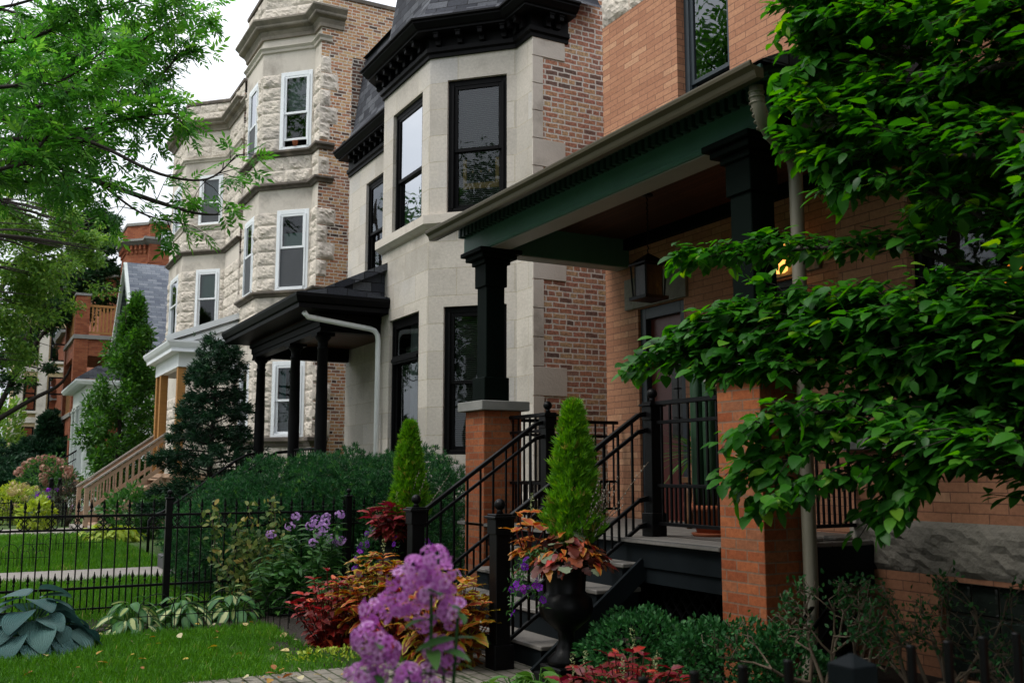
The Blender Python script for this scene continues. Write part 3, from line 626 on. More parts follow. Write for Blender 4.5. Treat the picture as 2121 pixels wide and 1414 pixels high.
# porch with white square columns
p5 = thing('front_porch', 'white porch with square fluted columns, left of the slim upright tree', 'porch', (4.2, 40.5, 0))
MB().sweep([(5.2, 37.9), (3.1, 37.9), (3.1, 44.2), (5.2, 44.2)], [(-.1, 4.45), (.0, 4.45), (.08, 4.56), (.08, 4.62), (-.1, 4.62)], True).build('gutter', 'white', p5)
MB().sweep([(5.2, 38.25), (3.45, 38.25), (3.45, 43.9), (5.2, 43.9)], [(0, 3.9), (0, 4.46), (-.2, 4.46), (-.2, 3.9)], True).build('frieze', 'offwhite', p5)
m = MB(); m.quad((3.1, 37.9, 4.455), (5.2, 37.9, 4.455), (5.2, 44.2, 4.455), (3.1, 44.2, 4.455)); m.build('soffit', 'offwhite', p5)
m = MB(); m.add([(3.0, 37.8, 4.63), (5.2, 37.8, 4.63), (5.2, 38.7, 5.2), (3.8, 38.7, 5.2), (3.8, 44.3, 5.2), (3.0, 44.3, 4.63)], [(0, 1, 2, 3), (0, 3, 4, 5)]); m.quad((3.8, 38.7, 5.2), (5.2, 38.7, 5.2), (5.2, 44.3, 5.2), (3.8, 44.3, 5.2)); m.build('porch_roof', 'shingle', p5)
for y in (38.5, 40.4, 42.2, 43.7):
    m = MB(); m.box(3.42, 3.82, y-.2, y+.2, 0, 3.9).box(3.38, 3.86, y-.24, y+.24, 3.72, 3.78)
    for k in range(5): m.box(3.45+k*.07, 3.475+k*.07, y-.215, y-.2, 1.5, 3.65).box(3.405, 3.42, y-.15+k*.07, y-.125+k*.07, 1.5, 3.65)
    m.build('column', 'offwhite', p5)
bx('deck', 'offwhite', p5, 3.4, 5.2, 38.2, 44, 1.1, 1.3)
bx('skirt', 'offwhite', p5, 3.45, 5.2, 38.25, 43.9, 0, 1.1)
m = MB(); m.tube([(3.45, 40.6, 2.2), (2.0, 40.6, 1.2)], .03).tube([(3.45, 40.6, 1.9), (2.0, 40.6, .9)], .02).tube([(3.85, 38.3, 2.15), (5.2, 38.3, 2.15)], .03)
for k in range(9): m.tube([(3.95+k*.14, 38.3, 1.3), (3.95+k*.14, 38.3, 2.15)], .012, 5)
for k in range(8): m.tube([(3.3-k*.17, 40.6, .9-k*.1), (3.3-k*.17, 40.6, 2.1-k*.115)], .012, 5)
m.build('handrail', 'iron', p5)

# ------------------------------------------------------------------ house 6: red brick with corner balconies
h6 = thing('brick_house', 'red brick apartment house with timber railed balconies, beyond the grey roof', 'house', (6.2, 48, 0))
C6 = [(15, 45.4), (6.3, 45.4), (6.3, 45.75), (5.5, 46.55), (5.5, 48.2), (6.3, 49.0), (6.3, 53), (15, 53)]
MB().wall((15, 45.4), (7.15, 45.4), 0, 12.2).build('side_wall', 'chicago_pale', h6)
m = MB(); m.wall((7.15, 45.4), (6.3, 45.4), 0, 12.3); hw = [(.3, .98, 8.6, 10.45)]; hf = [(.35, 1.3, 8.2, 10.4)]
m.wall(C6[1], C6[2], 0, 12.3); m.wall(C6[2], C6[3], 0, 12.3, hw); m.wall(C6[3], C6[4], 0, 12.3, hf); m.wall(C6[4], C6[5], 0, 12.3); m.wall(C6[5], C6[6], 0, 12.3); m.build('front_wall', 'redbrick', h6)
MB().wall(C6[6], C6[7], 0, 12.2).build('side_wall', 'redbrick', h6)
MB().sweep([(6.9, 45.4)]+C6[1:7], [(0, 11.35), (.08, 11.4), (.2, 11.5), (.26, 11.52), (.26, 11.62), (0, 11.66)]).build('cornice', 'capstone', h6)
MB().sweep([(15, 45.4)]+C6[1:7], [(-.25, 12.28), (.05, 12.28), (.05, 12.4), (-.25, 12.42)], True).build('coping', 'capstone', h6)
brackets(None, C6, [(2, .1), (3, .12)], .22, .0, .14, 11.0, 11.36, .1, 'corbel', 'redbrick', h6)
m = MB(); m.sweep([(6.6, 45.4)]+C6[1:7], [(0, 10.5), (.02, 10.5), (.02, 10.55), (0, 10.55)]); m.build('string_course', 'redbrick', h6)
m = MB(); m.add([(p[0], p[1], 12) for p in C6], [tuple(range(8))[::-1]]); m.build('flat_roof', 'char', h6)
seg_window(h6, C6[2], C6[3], *hw[0], fm='bluegrey', blind=(.5, .95)); seg_window(h6, C6[3], C6[4], *hf[0], fm='bluegrey')
bal = thing('balcony', 'red brick balcony tower with timber balustrades and stone ledge', 'balcony', (4.8, 48.5, 0))
m = MB()
for x, y in ((3.75, 46.5), (3.75, 51.3)): m.box(x-.2, x+.35, y-.3, y+.3, 0, 8.95)
m.box(5.75, 6.3, 46.25, 46.6, 0, 7.2); m.build('pier', 'redbrick', bal)
for z in (6.35, 3.0): m = MB(); m.box(3.6, 6.3, 46.25, 51.5, z, z+.72); m.build('floor_beam', 'redbrick', bal)
for z in (7.07, 3.72): m = MB(); m.box(3.5, 6.3, 46.15, 51.6, z, z+.17); m.build('ledge', 'capstone', bal)
m = MB(); m.box(3.5, 4.15, 46.15, 46.85, 8.95, 9.05).box(3.5, 4.15, 50.95, 51.65, 8.95, 9.05); m.build('cap', 'capstone', bal)
for z in (7.28, 3.9):
    rl = MB().box(4.1, 6.0, 46.36, 46.46, z+1.22, z+1.32).box(4.1, 6.0, 46.37, 46.45, z+.05, z+.14).box(3.66, 3.76, 46.8, 51, z+1.22, z+1.32).box(3.66, 3.76, 46.8, 51, z+.05, z+.14).build('balustrade', 'freshwood', bal)
    for k in range(12): bx('baluster', 'freshwood', rl, 4.2+k*.15, 4.27+k*.15, 46.38, 46.44, z+.14, z+1.22, bevel=0)
    for k in range(14): bx('baluster', 'freshwood', rl, 3.68, 3.74, 47.0+k*.28, 47.07+k*.28, z+.14, z+1.22, bevel=0)
bx('back_wall', 'dark', bal, 6.2, 6.32, 46.6, 51.5, 3.9, 6.3, bevel=0)
bx('doorway', 'yellowbrick', bal, 5.1, 5.2, 48.6, 49.1, 3.9, 5.9, bevel=0)
# far wing of the red house
wing = thing('brick_house', 'dark brown brick house behind the upper timber balcony', 'house', (6, 58, 0))
m = MB(); m.wall((16, 54), (6.2, 54), 0, 11.4); m.wall((6.2, 54), (5.4, 55), 0, 11.4); m.wall((5.4, 55), (5.4, 62), 0, 11.4); m.build('front_wall', 'redbrick', wing)
m = MB(); m.sweep([(16, 54), (6.2, 54), (5.4, 55), (5.4, 62)], [(-.2, 11.3), (.3, 11.3), (.4, 11.6), (-.2, 11.65)], True); m.build('cornice', 'capstone', wing)
m = MB(); m.quad((5.4, 54, 11.4), (16, 54, 11.4), (16, 62, 11.4), (5.4, 62, 11.4)); m.build('flat_roof', 'char', wing)
# sign
sg = thing('sign', 'white painted sign reading 561 73 high on the pale brick side wall', 'sign', (7.3, 45.36, 11.4))
bx('board', 'signwhite', sg, 6.78, 7.75, 45.34, 45.38, 11.1, 12.02, bevel=0)
def text(name, s, loc, size, mat, parent, n=(0, -1)):
    cu = bpy.data.curves.new(name, 'FONT'); cu.body = s; cu.size = size; cu.extrude = .004; cu.shear = .15; cu.align_x = 'CENTER'
    t = bpy.data.objects.new(name, cu); COL.objects.link(t); bpy.context.view_layer.update(); me = bpy.data.meshes.new_from_object(t.evaluated_get(bpy.context.evaluated_depsgraph_get())); bpy.data.objects.remove(t)
    o = bpy.data.objects.new(name, me); COL.objects.link(o); me.materials.clear(); me.materials.append(MT[mat]); o.parent = parent
    r = rootloc(parent); o.location = Vector(loc)-r; o.rotation_euler = (R(90), 0, 0); return o
text('lettering', '561 73', (7.27, 45.325, 11.18), .3, 'signink', sg); text('lettering', 'HOUSE', (7.27, 45.325, 11.5), .25, 'signink', sg)

# ------------------------------------------------------------------ house 7: pale apartment block across the end
h7 = thing('apartment_building', 'pale yellow brick apartment block seen through the far trees', 'building', (5, 70, 0))
hs = [(14-x1, 14-x0, z0, z1) for (x0, x1) in ((2.55, 3.3), (4.0, 5.45), (7, 8.4), (9.5, 11)) for (z0, z1) in ((2.2, 4.3), (5.2, 7.4), (8.6, 10.8))]
MB().wall((14, 70), (2.1, 70), 0, 13).build('front_wall', 'yellowbrick', h7)
m = MB(); m.wall((2.1, 70), (2.1, 82), 0, 13); m.build('side_wall', 'yellowbrick', h7)
for z in (4.45, 7.7, 11.0): bx('belt_course', 'limestone', h7, 2.0, 14, 69.9, 70, z, z+.35, bevel=0)
for x in (2.0, 3.35, 5.55, 8.5): bx('pilaster', 'limestone', h7, x, x+.55, 69.88, 70, 0, 12.6, bevel=0)
bx('cornice', 'limestone', h7, 1.8, 14, 69.6, 70, 12.6, 13.1)
m = MB(); m.quad((2.1, 70, 13), (14, 70, 13), (14, 82, 13), (2.1, 82, 13)); m.build('flat_roof', 'char', h7)
for (x0, x1) in ((2.6, 3.3), (4.0, 5.45), (6.3, 8.3)):
    for z0 in (2.0, 5.2, 8.4):
        f = bx('window', 'black', h7, x0, x1, 69.9, 70.02, z0, z0+2.2)
        bx('pane', 'frontglass', f, x0+.1, x1-.1, 69.885, 69.895, z0+.1, z0+1.05, bevel=0); bx('pane', 'frontglass', f, x0+.1, x1-.1, 69.885, 69.895, z0+1.15, z0+2.1, bevel=0)
        bx('sill', 'limestone', f, x0-.1, x1+.1, 69.8, 70, z0-.15, z0)
# ------------------------------------------------------------------ house 1: orange brick house
h1 = thing('brick_house', 'nearest house, orange face brick with rough stone bands, behind the green porch beam', 'house', (6.3, 5, 0))
m = MB(); up = (1.9, 2.72, 4.45, 7.3)   # upper window, u measured from y=5.3
wy = 5.3
m.wall((6.3, wy), (6.3, 9.43), 0, 7.7, [up, (2.7, 3.5, .9, 3.15), (1.0, 1.5, 1.6, 3.1)])
m.wall((6.3, 9.43), (14, 9.43), 0, 7.7)
m.wall((5.9, -3), (5.9, 5.55), 0, 7.7, [(5.6, 7.9, 1.72, 3.5), (3.2, 7.78, .02, .66)])
m.wall((5.9, 5.55), (6.4, 5.55), 0, 7.7)
m.wall((14, -3), (5.9, -3), 0, 7.7)
m.wall((14, 9.43), (14, -3), 0, 7.7)
m.build('front_wall', 'orange', h1)
m = MB(); m.quad((5.9, -3, 7.7), (5.9, 5.55, 7.7), (14, 5.55, 7.7), (14, -3, 7.7)); m.quad((6.3, 5.55, 7.7), (6.3, 9.43, 7.7), (14, 9.43, 7.7), (14, 5.55, 7.7)); m.build('flat_roof', 'char', h1)
m = MB(); m.rock((6.3, wy), (6.3, 9.43), 6.62, 7.05, [], rows=1, bl=(.9, 1.5), amp=.06, seed=21); m.rock((6.3, 9.43), (7, 9.43), 6.62, 7.05, [], rows=1, amp=.06, seed=22)
m.build('stone_band', 'rock', h1)
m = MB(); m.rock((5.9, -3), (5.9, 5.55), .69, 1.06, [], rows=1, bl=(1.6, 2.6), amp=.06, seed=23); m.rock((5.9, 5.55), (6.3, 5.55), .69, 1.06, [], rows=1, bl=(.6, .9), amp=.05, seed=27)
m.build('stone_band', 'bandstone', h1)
m = MB(); m.box(5.84, 6.0, 3.2, 5.62, 1.56, 1.70); m.build('stone_sill', 'capstone', h1, .008)
bx('stone_lintel', 'bandstone', h1, 6.26, 6.36, 7.92, 9.0, 3.16, 3.5); bx('stone_lintel', 'bandstone', h1, 6.26, 6.36, 6.1, 6.9, 3.12, 3.4)  # porch shade put into the lintels by the dark band stone colour
window(h1, (6.3, wy+up[0], up[2]), (-1, 0), up[1]-up[0], up[3]-up[2], mid=.98, fm='bluegrey', inset=.1, fw=.1, glass='upperglass')
window(h1, (5.9, -3+5.6, 1.72), (-1, 0), 2.3, 1.78, mid=-1, fm='black', inset=.08, fw=.09, room='dark', deep=2.2)
# entrance
dr = MB().box(6.40, 6.46, 8.0, 8.8, .9, 3.15).build('front_door', 'door', h1, .004)
m = MB(); m.box(6.33, 6.44, 8.0, 8.1, .9, 3.15).box(6.33, 6.44, 8.7, 8.8, .9, 3.15).box(6.33, 6.44, 8.1, 8.7, 3.03, 3.15); m.build('door_frame', 'bluegrey', dr, .004)
m = MB(); m.box(6.385, 6.395, 8.13, 8.34, 1.75, 2.9); m.build('leaded_glass', 'lanternglass', dr)
m = MB()
for z in (1.95, 2.25, 2.55): m.lathe([(.045, -.004), (.05, 0), (.045, .004)], (6.38, 8.235, z), 10)
m.box(6.378, 6.384, 8.23, 8.24, 1.76, 2.9); m.build('leading', 'iron', dr)
window(h1, (6.3, wy+1.0, 1.6), (-1, 0), .5, 1.5, mid=-1, fm='bluegrey', inset=.05, fw=.06, room='room')
# glass block basement window
gb = MB().box(5.97, 6.0, .2, 4.78, .02, .66).build('glass_block_window', 'blockjoint', h1)
for r in range(3):
    for k in range(22):
        if 4.78-k*.205-.2 < .3: break
        y = 4.76-k*.205; m = MB(); m.box(5.945, 5.99, y-.19, y, .03+r*.21, .225+r*.21); m.build('glass_block', 'glassblock', gb, .012)
# unseen neighbour house, added to keep sky light off the bay wall
nb = thing('brick_house', 'unseen red brick house with a deep porch, added to shade the brick bay', 'house', (6, -3, 0))
m = MB(); m.wall((5.9, -9), (5.9, .9), 0, 9); m.wall((14, -9), (5.9, -9), 0, 9); m.wall((5.9, .9), (14, .9), 0, 9); m.quad((5.9, -9, 9), (5.9, .9, 9), (14, .9, 9), (14, -9, 9)); m.build('wall', 'redbrick', nb)
m = MB(); m.box(3.6, 5.9, -7.5, .8, 3.5, 3.8); m.add([(3.5, -7.6, 3.8), (3.5, .9, 3.8), (5.9, .9, 4.9), (5.9, -7.6, 4.9)], [(0, 3, 2, 1), (0, 1, 2, 3)]); m.build('porch_roof', 'shingle', nb)
for yy in (-7.2, -3.4, .4): bx('post', 'dgreen', nb, 3.8, 4.1, yy, yy+.3, 1.0, 3.5)
bx('parapet', 'redbrick', nb, 3.75, 5.9, -7.4, .75, 0, 1.6)
# wall lamp (lit), and the lit lamp inside the right window
wl = thing('wall_lamp', 'lit amber wall lamp on the orange brick behind the leaves', 'lamp', (6.25, 6.55, 3.3))
MB().lathe([(.07, 0), (.095, .02), (.10, .22), (.06, .27)], (6.16, 6.5, 3.14), 12).build('lamp_shade', 'lampglow', wl)
MB().box(6.12, 6.3, 6.47, 6.53, 3.41, 3.45).lathe([(.11, 0), (.05, .06), (.02, .12)], (6.16, 6.5, 3.41), 12).build('bracket', 'iron', wl)
rl = thing('ceiling_lamp', 'lit orange lamp glowing inside the dark right hand window', 'lamp', (6.75, 4.55, 2.95))
m = MB(); m.lathe([(.05, .10), (.17, .0), (.17, -.015)], (6.75, 4.62, 2.83), 20); m.build('lamp_shade', 'roomlamp', rl); MB().tube([(6.75, 4.62, 2.92), (6.75, 4.62, 3.6)], .01).build('cord', 'iron', rl)

# ------------------------------------------------------------------ porch of house 1
p1 = thing('front_porch', 'near porch with dark green beam, brick piers, tan gutter and black stair railings', 'porch', (5.2, 7, 0))
bx('deck', 'deck', p1, 4.42, 6.3, 5.3, 9.4, .865, .9, bevel=.006)
m = MB(); m.box(4.47, 4.5, 5.3, 9.3, .69, .865).box(4.47, 6.3, 5.3, 5.34, .69, .865).box(4.49, 4.52, 5.3, 9.3, .575, .688).box(4.49, 6.3, 5.33, 5.36, .575, .688); m.build('fascia', 'char', p1, .003)
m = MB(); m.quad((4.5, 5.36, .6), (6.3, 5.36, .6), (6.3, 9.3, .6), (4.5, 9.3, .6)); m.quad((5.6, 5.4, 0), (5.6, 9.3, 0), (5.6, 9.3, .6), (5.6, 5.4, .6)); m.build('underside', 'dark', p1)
m = MB()
for k in range(-4, 26):
    y = 5.3+k*.12
    for s in (1, -1): m.bar((4.62 if s > 0 else 4.63, y, 0.02), (4.62 if s > 0 else 4.63, y+s*.5, .57), .008, .035, up=(1, 0, 0))
m.build('lattice', 'black', p1)
for y0, y1, zt, x1 in ((4.86, 5.28, 2.0, 4.84), (8.79, 9.21, 2.0, 4.84)):
    pr = MB().box(4.42, x1, y0, y1, 0, zt).build('pier', 'pier', p1, .004)
    MB().box(4.36, x1+.06, y0-.07, y1+.07, zt, zt+.095).build('cap', 'capstone', pr, .006)
    yc = (y0+y1)/2
    m = MB(); cx = 4.6; m.box(cx-.14, cx+.14, yc-.14, yc+.14, zt+.097, zt+.34).box(cx-.105, cx+.105, yc-.105, yc+.105, zt+.34, 3.3).box(cx-.125, cx+.125, yc-.125, yc+.125, 3.27, 3.52)
    m.build('post', 'dgreen', p1, .006)
    m = MB(); m.box(cx-.15, cx+.15, yc-.15, yc+.15, 3.5, 3.55).box(cx-.2, cx+.2, yc-.2, yc+.2, 3.55, 3.6).box(cx-.24, cx+.24, yc-.24, yc+.24, 3.6, 3.645); m.build('capital', 'dgreen', p1, .006)
# beam, dentils, crown, soffit
m = MB(); m.box(4.46, 4.72, 4.72, 9.36, 3.647, 3.98).box(4.455, 4.47, 4.70, 9.375, 3.66, 3.69); m.build('front_beam', 'green', p1, .005)
bx('side_beam', 'green', p1, 4.72, 6.3, 8.95, 9.2, 3.647, 3.98); bx('side_beam', 'green', p1, 4.72, 5.9, 4.85, 5.1, 3.647, 3.98)
bx('beam_underside', 'reflectgrey', p1, 4.48, 4.70, 4.75, 9.3, 3.640, 3.6465, bevel=0); bx('beam_underside', 'reflectgrey', p1, 4.74, 6.29, 8.97, 9.18, 3.640, 3.6465, bevel=0)
for yy in (4.72,): bx('side_beam', 'green', p1, 4.47, 5.9, yy, yy+.06, 3.66, 3.98)
m = MB(); k = 0; y = 4.74
while y < 9.34: m.box(4.395, 4.458, y, y+.05, 3.845, 3.945); y += .088
x = 4.5
while x < 5.85: m.box(x, x+.06, 4.65, 4.715, 3.845, 3.945); x += .105
m.build('dentil_course', 'midgreen', p1, .003)
m = MB(); m.sweep([(5.9, 4.72), (4.46, 4.72), (4.46, 9.38)], [(0, 3.945), (.075, 3.945), (.075, 3.965), (.1, 3.985), (.1, 4.0), (0, 4.0)]); m.build('crown_moulding', 'green', p1)
m = MB(); m.add([(4.46, 4.45, 4.0), (4.46, 9.4, 4.0), (4.16, 9.4, 3.885), (4.16, 4.45, 3.885)], [(0, 1, 2, 3)]); m.quad((4.46, 4.45, 4.0), (5.9, 4.45, 4.0), (5.9, 4.72, 4.0), (4.46, 4.72, 4.0)); m.box(4.14, 4.16, 4.45, 9.4, 3.80, 3.90); m.build('soffit', 'midgreen', p1)
m = MB(); m.quad((4.72, 4.8, 3.955), (6.3, 4.8, 3.955), (6.3, 9.2, 3.955), (4.72, 9.2, 3.955)); m.build('ceiling', 'ceil', p1)
bx('ceiling_trim', 'dgreen', p1, 6.22, 6.3, 5.55, 8.95, 3.83, 3.95)
m = MB(); m.add([(4.13, 4.42, 3.92), (4.13, 9.42, 3.92), (6.3, 9.42, 4.93), (6.3, 5.4, 4.93), (4.95, 4.42, 4.30), (5.9, 4.42, 4.36), (5.9, 5.4, 4.74)], [(0, 4, 3, 2, 1), (4, 5, 6, 3)])
m.add([(4.13, 4.42, 3.92), (4.13, 4.42, 3.90), (5.9, 4.42, 4.0), (5.9, 4.42, 4.36), (4.95, 4.42, 4.30)], [(0, 1, 2, 3, 4)]); m.add([(4.13, 9.42, 3.92), (6.3, 9.42, 4.93), (6.3, 9.42, 3.98), (4.46, 9.42, 3.98), (4.13, 9.42, 3.88)], [(0, 1, 2, 3, 4)])
m.build('porch_roof', 'shingle', p1)
# K-style gutter
prof = [(0, 3.80), (.055, 3.795), (.065, 3.81), (.075, 3.84), (.105, 3.865), (.11, 3.885), (.11, 3.895), (.095, 3.895), (.09, 3.875), (.0, 3.86)]
m = MB(); m.sweep([(4.145, 4.43), (4.145, 9.42)], prof); gt = m.build('gutter', 'gutter', p1)
def ribtube(pts, w=.085, d=.06, n=(1, 0, 0)):
    m = MB(); m.tube(pts, w/2, 10); return m
m = MB()
pts = [(4.2, 4.56, 3.80), (4.2, 4.56, 3.74), (4.22, 4.56, 3.66), (4.27, 4.58, 3.59), (4.36, 4.62, 3.54), (4.62, 4.72, 3.47), (4.69, 4.755, 3.43), (4.715, 4.77, 3.36), (4.715, 4.77, 3.25), (4.715, 4.77, .75), (4.70, 4.76, .6), (4.62, 4.72, .12), (4.60, 4.71, .02)]
m.tube(pts, .046, 12); dsp = m.build('downspout', 'spout', p1)
m = MB()
for k in range(7):
    t = k/6; m.lathe([(.050, -.006), (.053, 0), (.050, .006)], (4.2+.1*t*t, 4.56+.045*t*t, 3.76-.2*t), 12)
m.build('elbow_rib', 'spout', dsp)
# stairs
st = thing('staircase', 'porch stairs with grey treads and charcoal risers between the black newel posts', 'stairs', (4, 7.3, 0))
for i in range(4):
    x = 3.60+.235*i; z = .18*(i+1)
    m = MB(); m.box(x, x+.30, 6.26, 8.32, z-.032, z); m.build('tread', 'tread', st, .006)
    m = MB(); m.box(x+.025, 4.47, 6.30, 8.28, z-.18 if i else 0, z-.034); m.build('riser', 'char', st, .003)
    if i < 3: m = MB(); m.box(x+.30, 4.47, 6.262, 6.30, z-.032, z); m.box(x+.30, 4.47, 8.28, 8.318, z-.032, z); m.build('tread_return', 'tread', st, .004)
m = MB(); m.bar((3.55, 6.24, -.02), (4.5, 6.24, .70), .03, .14); m.build('stringer', 'char', st)
# railings
def newel(parent, x, y, z0, z1, w=.1, ball=True):
    m = MB(); m.box(x-w/2, x+w/2, y-w/2, y+w/2, z0, z1-.1).box(x-w/2-.02, x+w/2+.02, y-w/2-.02, y+w/2+.02, z0, z0+.18).box(x-w/2-.012, x+w/2+.012, y-w/2-.012, y+w/2+.012, z1-.2, z1-.09)
    m.box(x-w/2-.03, x+w/2+.03, y-w/2-.03, y+w/2+.03, z1-.09, z1-.07).box(x-w/2-.012, x+w/2+.012, y-w/2-.012, y+w/2+.012, z1-.07, z1-.055)
    n = m.build('newel', 'iron', parent, .004)
    if ball: MB().lathe([(.03, 0), (.02, .02), (.022, .03)], (x, y, z1-.055), 12).ball((x, y, z1+.012), .042).build('finial', 'iron', n)
    return n
def railrun(parent, a, b, offs, pitch, dense=None, name='railing'):
    """a,b: ends of the top rail; offs: drops of the four rails"""
    a = Vector(a); b = Vector(b); m = MB(); m.bar(a, b, .045, .035)
    for o in offs: m.bar(a-Vector((0, 0, o)), b-Vector((0, 0, o)), .028, .028)
    rr = m.build(name, 'iron', parent, .004)
    L = (Vector((b.x, b.y, 0))-Vector((a.x, a.y, 0))).length; n = max(2, round(L/pitch)); proto = None; proto2 = None
    base = a+(b-a)*(.5/n)
    for k in range(n):
        p = a+(b-a)*((k+.5)/n)
        if proto is None:
            proto = MB().box(p.x-.008, p.x+.008, p.y-.008, p.y+.008, p.z-offs[-1], p.z).build('baluster', 'iron', rr); p0 = p.copy()
        else:
            c = proto.copy(); COL.objects.link(c); c.location = p-p0
    if dense:
        for k in range(1, n):
            p = a+(b-a)*(k/n)
            if proto2 is None:
                proto2 = MB().box(p.x-.007, p.x+.007, p.y-.007, p.y+.007, p.z-offs[-1], p.z-offs[-2]).build('baluster', 'iron', rr); p1_ = p.copy()
            else:
                c = proto2.copy(); COL.objects.link(c); c.location = p-p1_
    return rr
SO = (.13, .66, .86)
newel(p1, 4.72, 6.42, .9, 2.0); newel(p1, 4.72, 8.06, .9, 2.0)
newel(st, 3.4, 6.5, 0, 1.15, .115); newel(st, 3.4, 8.06, 0, 1.15, .115)
for y0, y1 in ((6.5, 6.44), (8.06, 8.06)):
    railrun(st, (3.44, y0, 1.04), (4.6, y1, 1.84), SO, .125, True)
    m = MB()
    for o in (0,)+SO: m.bar((4.59, y1, 1.834-o), (4.70, y1, 1.86-o), .035)
    m.build('rail_end', 'iron', st)
railrun(p1, (4.72, 6.36, 1.93), (4.72, 5.26, 1.93), (.15, .64, .93), .115, True)
railrun(p1, (4.72, 8.12, 1.93), (4.72, 8.8, 1.93), (.15, .64, .93), .115, True)
railrun(p1, (4.85, 9.15, 1.93), (6.25, 9.15, 1.93), (.15, .64, .93), .115, True)
railrun(p1, (4.85, 5.42, 1.93), (6.25, 5.5, 1.93), (.15, .64, .93), .115, True)

# porch furniture
ln = thing('lantern', 'dark square lantern hanging on a chain from the brown porch ceiling', 'lantern', (5.35, 7.3, 3.0))
m = MB()
for s in (-1, 1):
    for t in (-1, 1): m.bar((5.35+s*.1, 7.3+t*.1, 2.98), (5.35+s*.115, 7.3+t*.115, 3.27), .016)
m.box(5.22, 5.48, 7.17, 7.43, 2.95, 2.98).box(5.22, 5.48, 7.17, 7.43, 3.27, 3.285); m.add([(5.22, 7.17, 3.285), (5.48, 7.17, 3.285), (5.48, 7.43, 3.285), (5.22, 7.43, 3.285), (5.35, 7.3, 3.39)], [(0, 1, 4), (1, 2, 4), (2, 3, 4), (3, 0, 4)]); m.build('cage', 'iron', ln)
m = MB(); m.box(5.258, 5.442, 7.208, 7.392, 2.985, 3.265); m.build('glass', 'lanternglass', ln)
m = MB(); z = 3.39
while z < 3.93: m.tube([(5.35, 7.3, z), (5.343, 7.3, z+.02), (5.357, 7.3, z+.045), (5.35, 7.3, z+.06)], .006, 5); z += .05
m.lathe([(.06, 0), (.05, .02), (.02, .03)], (5.35, 7.3, 3.925), 12); m.build('chain', 'iron', ln)
def pot(parent, x, y, z, r, h, mat='terracotta'):
    MB().lathe([(r*.72, 0), (r*.98, h*.8), (r*1.08, h*.8), (r*1.1, h), (r*.98, h), (r*.95, h*.9)], (x, y, z), 20).build('pot', mat, parent)
    MB().lathe([(r*.95, 0), (r*1.05, .025), (r*.9, .026)], (x, y, z), 20).build('saucer', mat, parent)
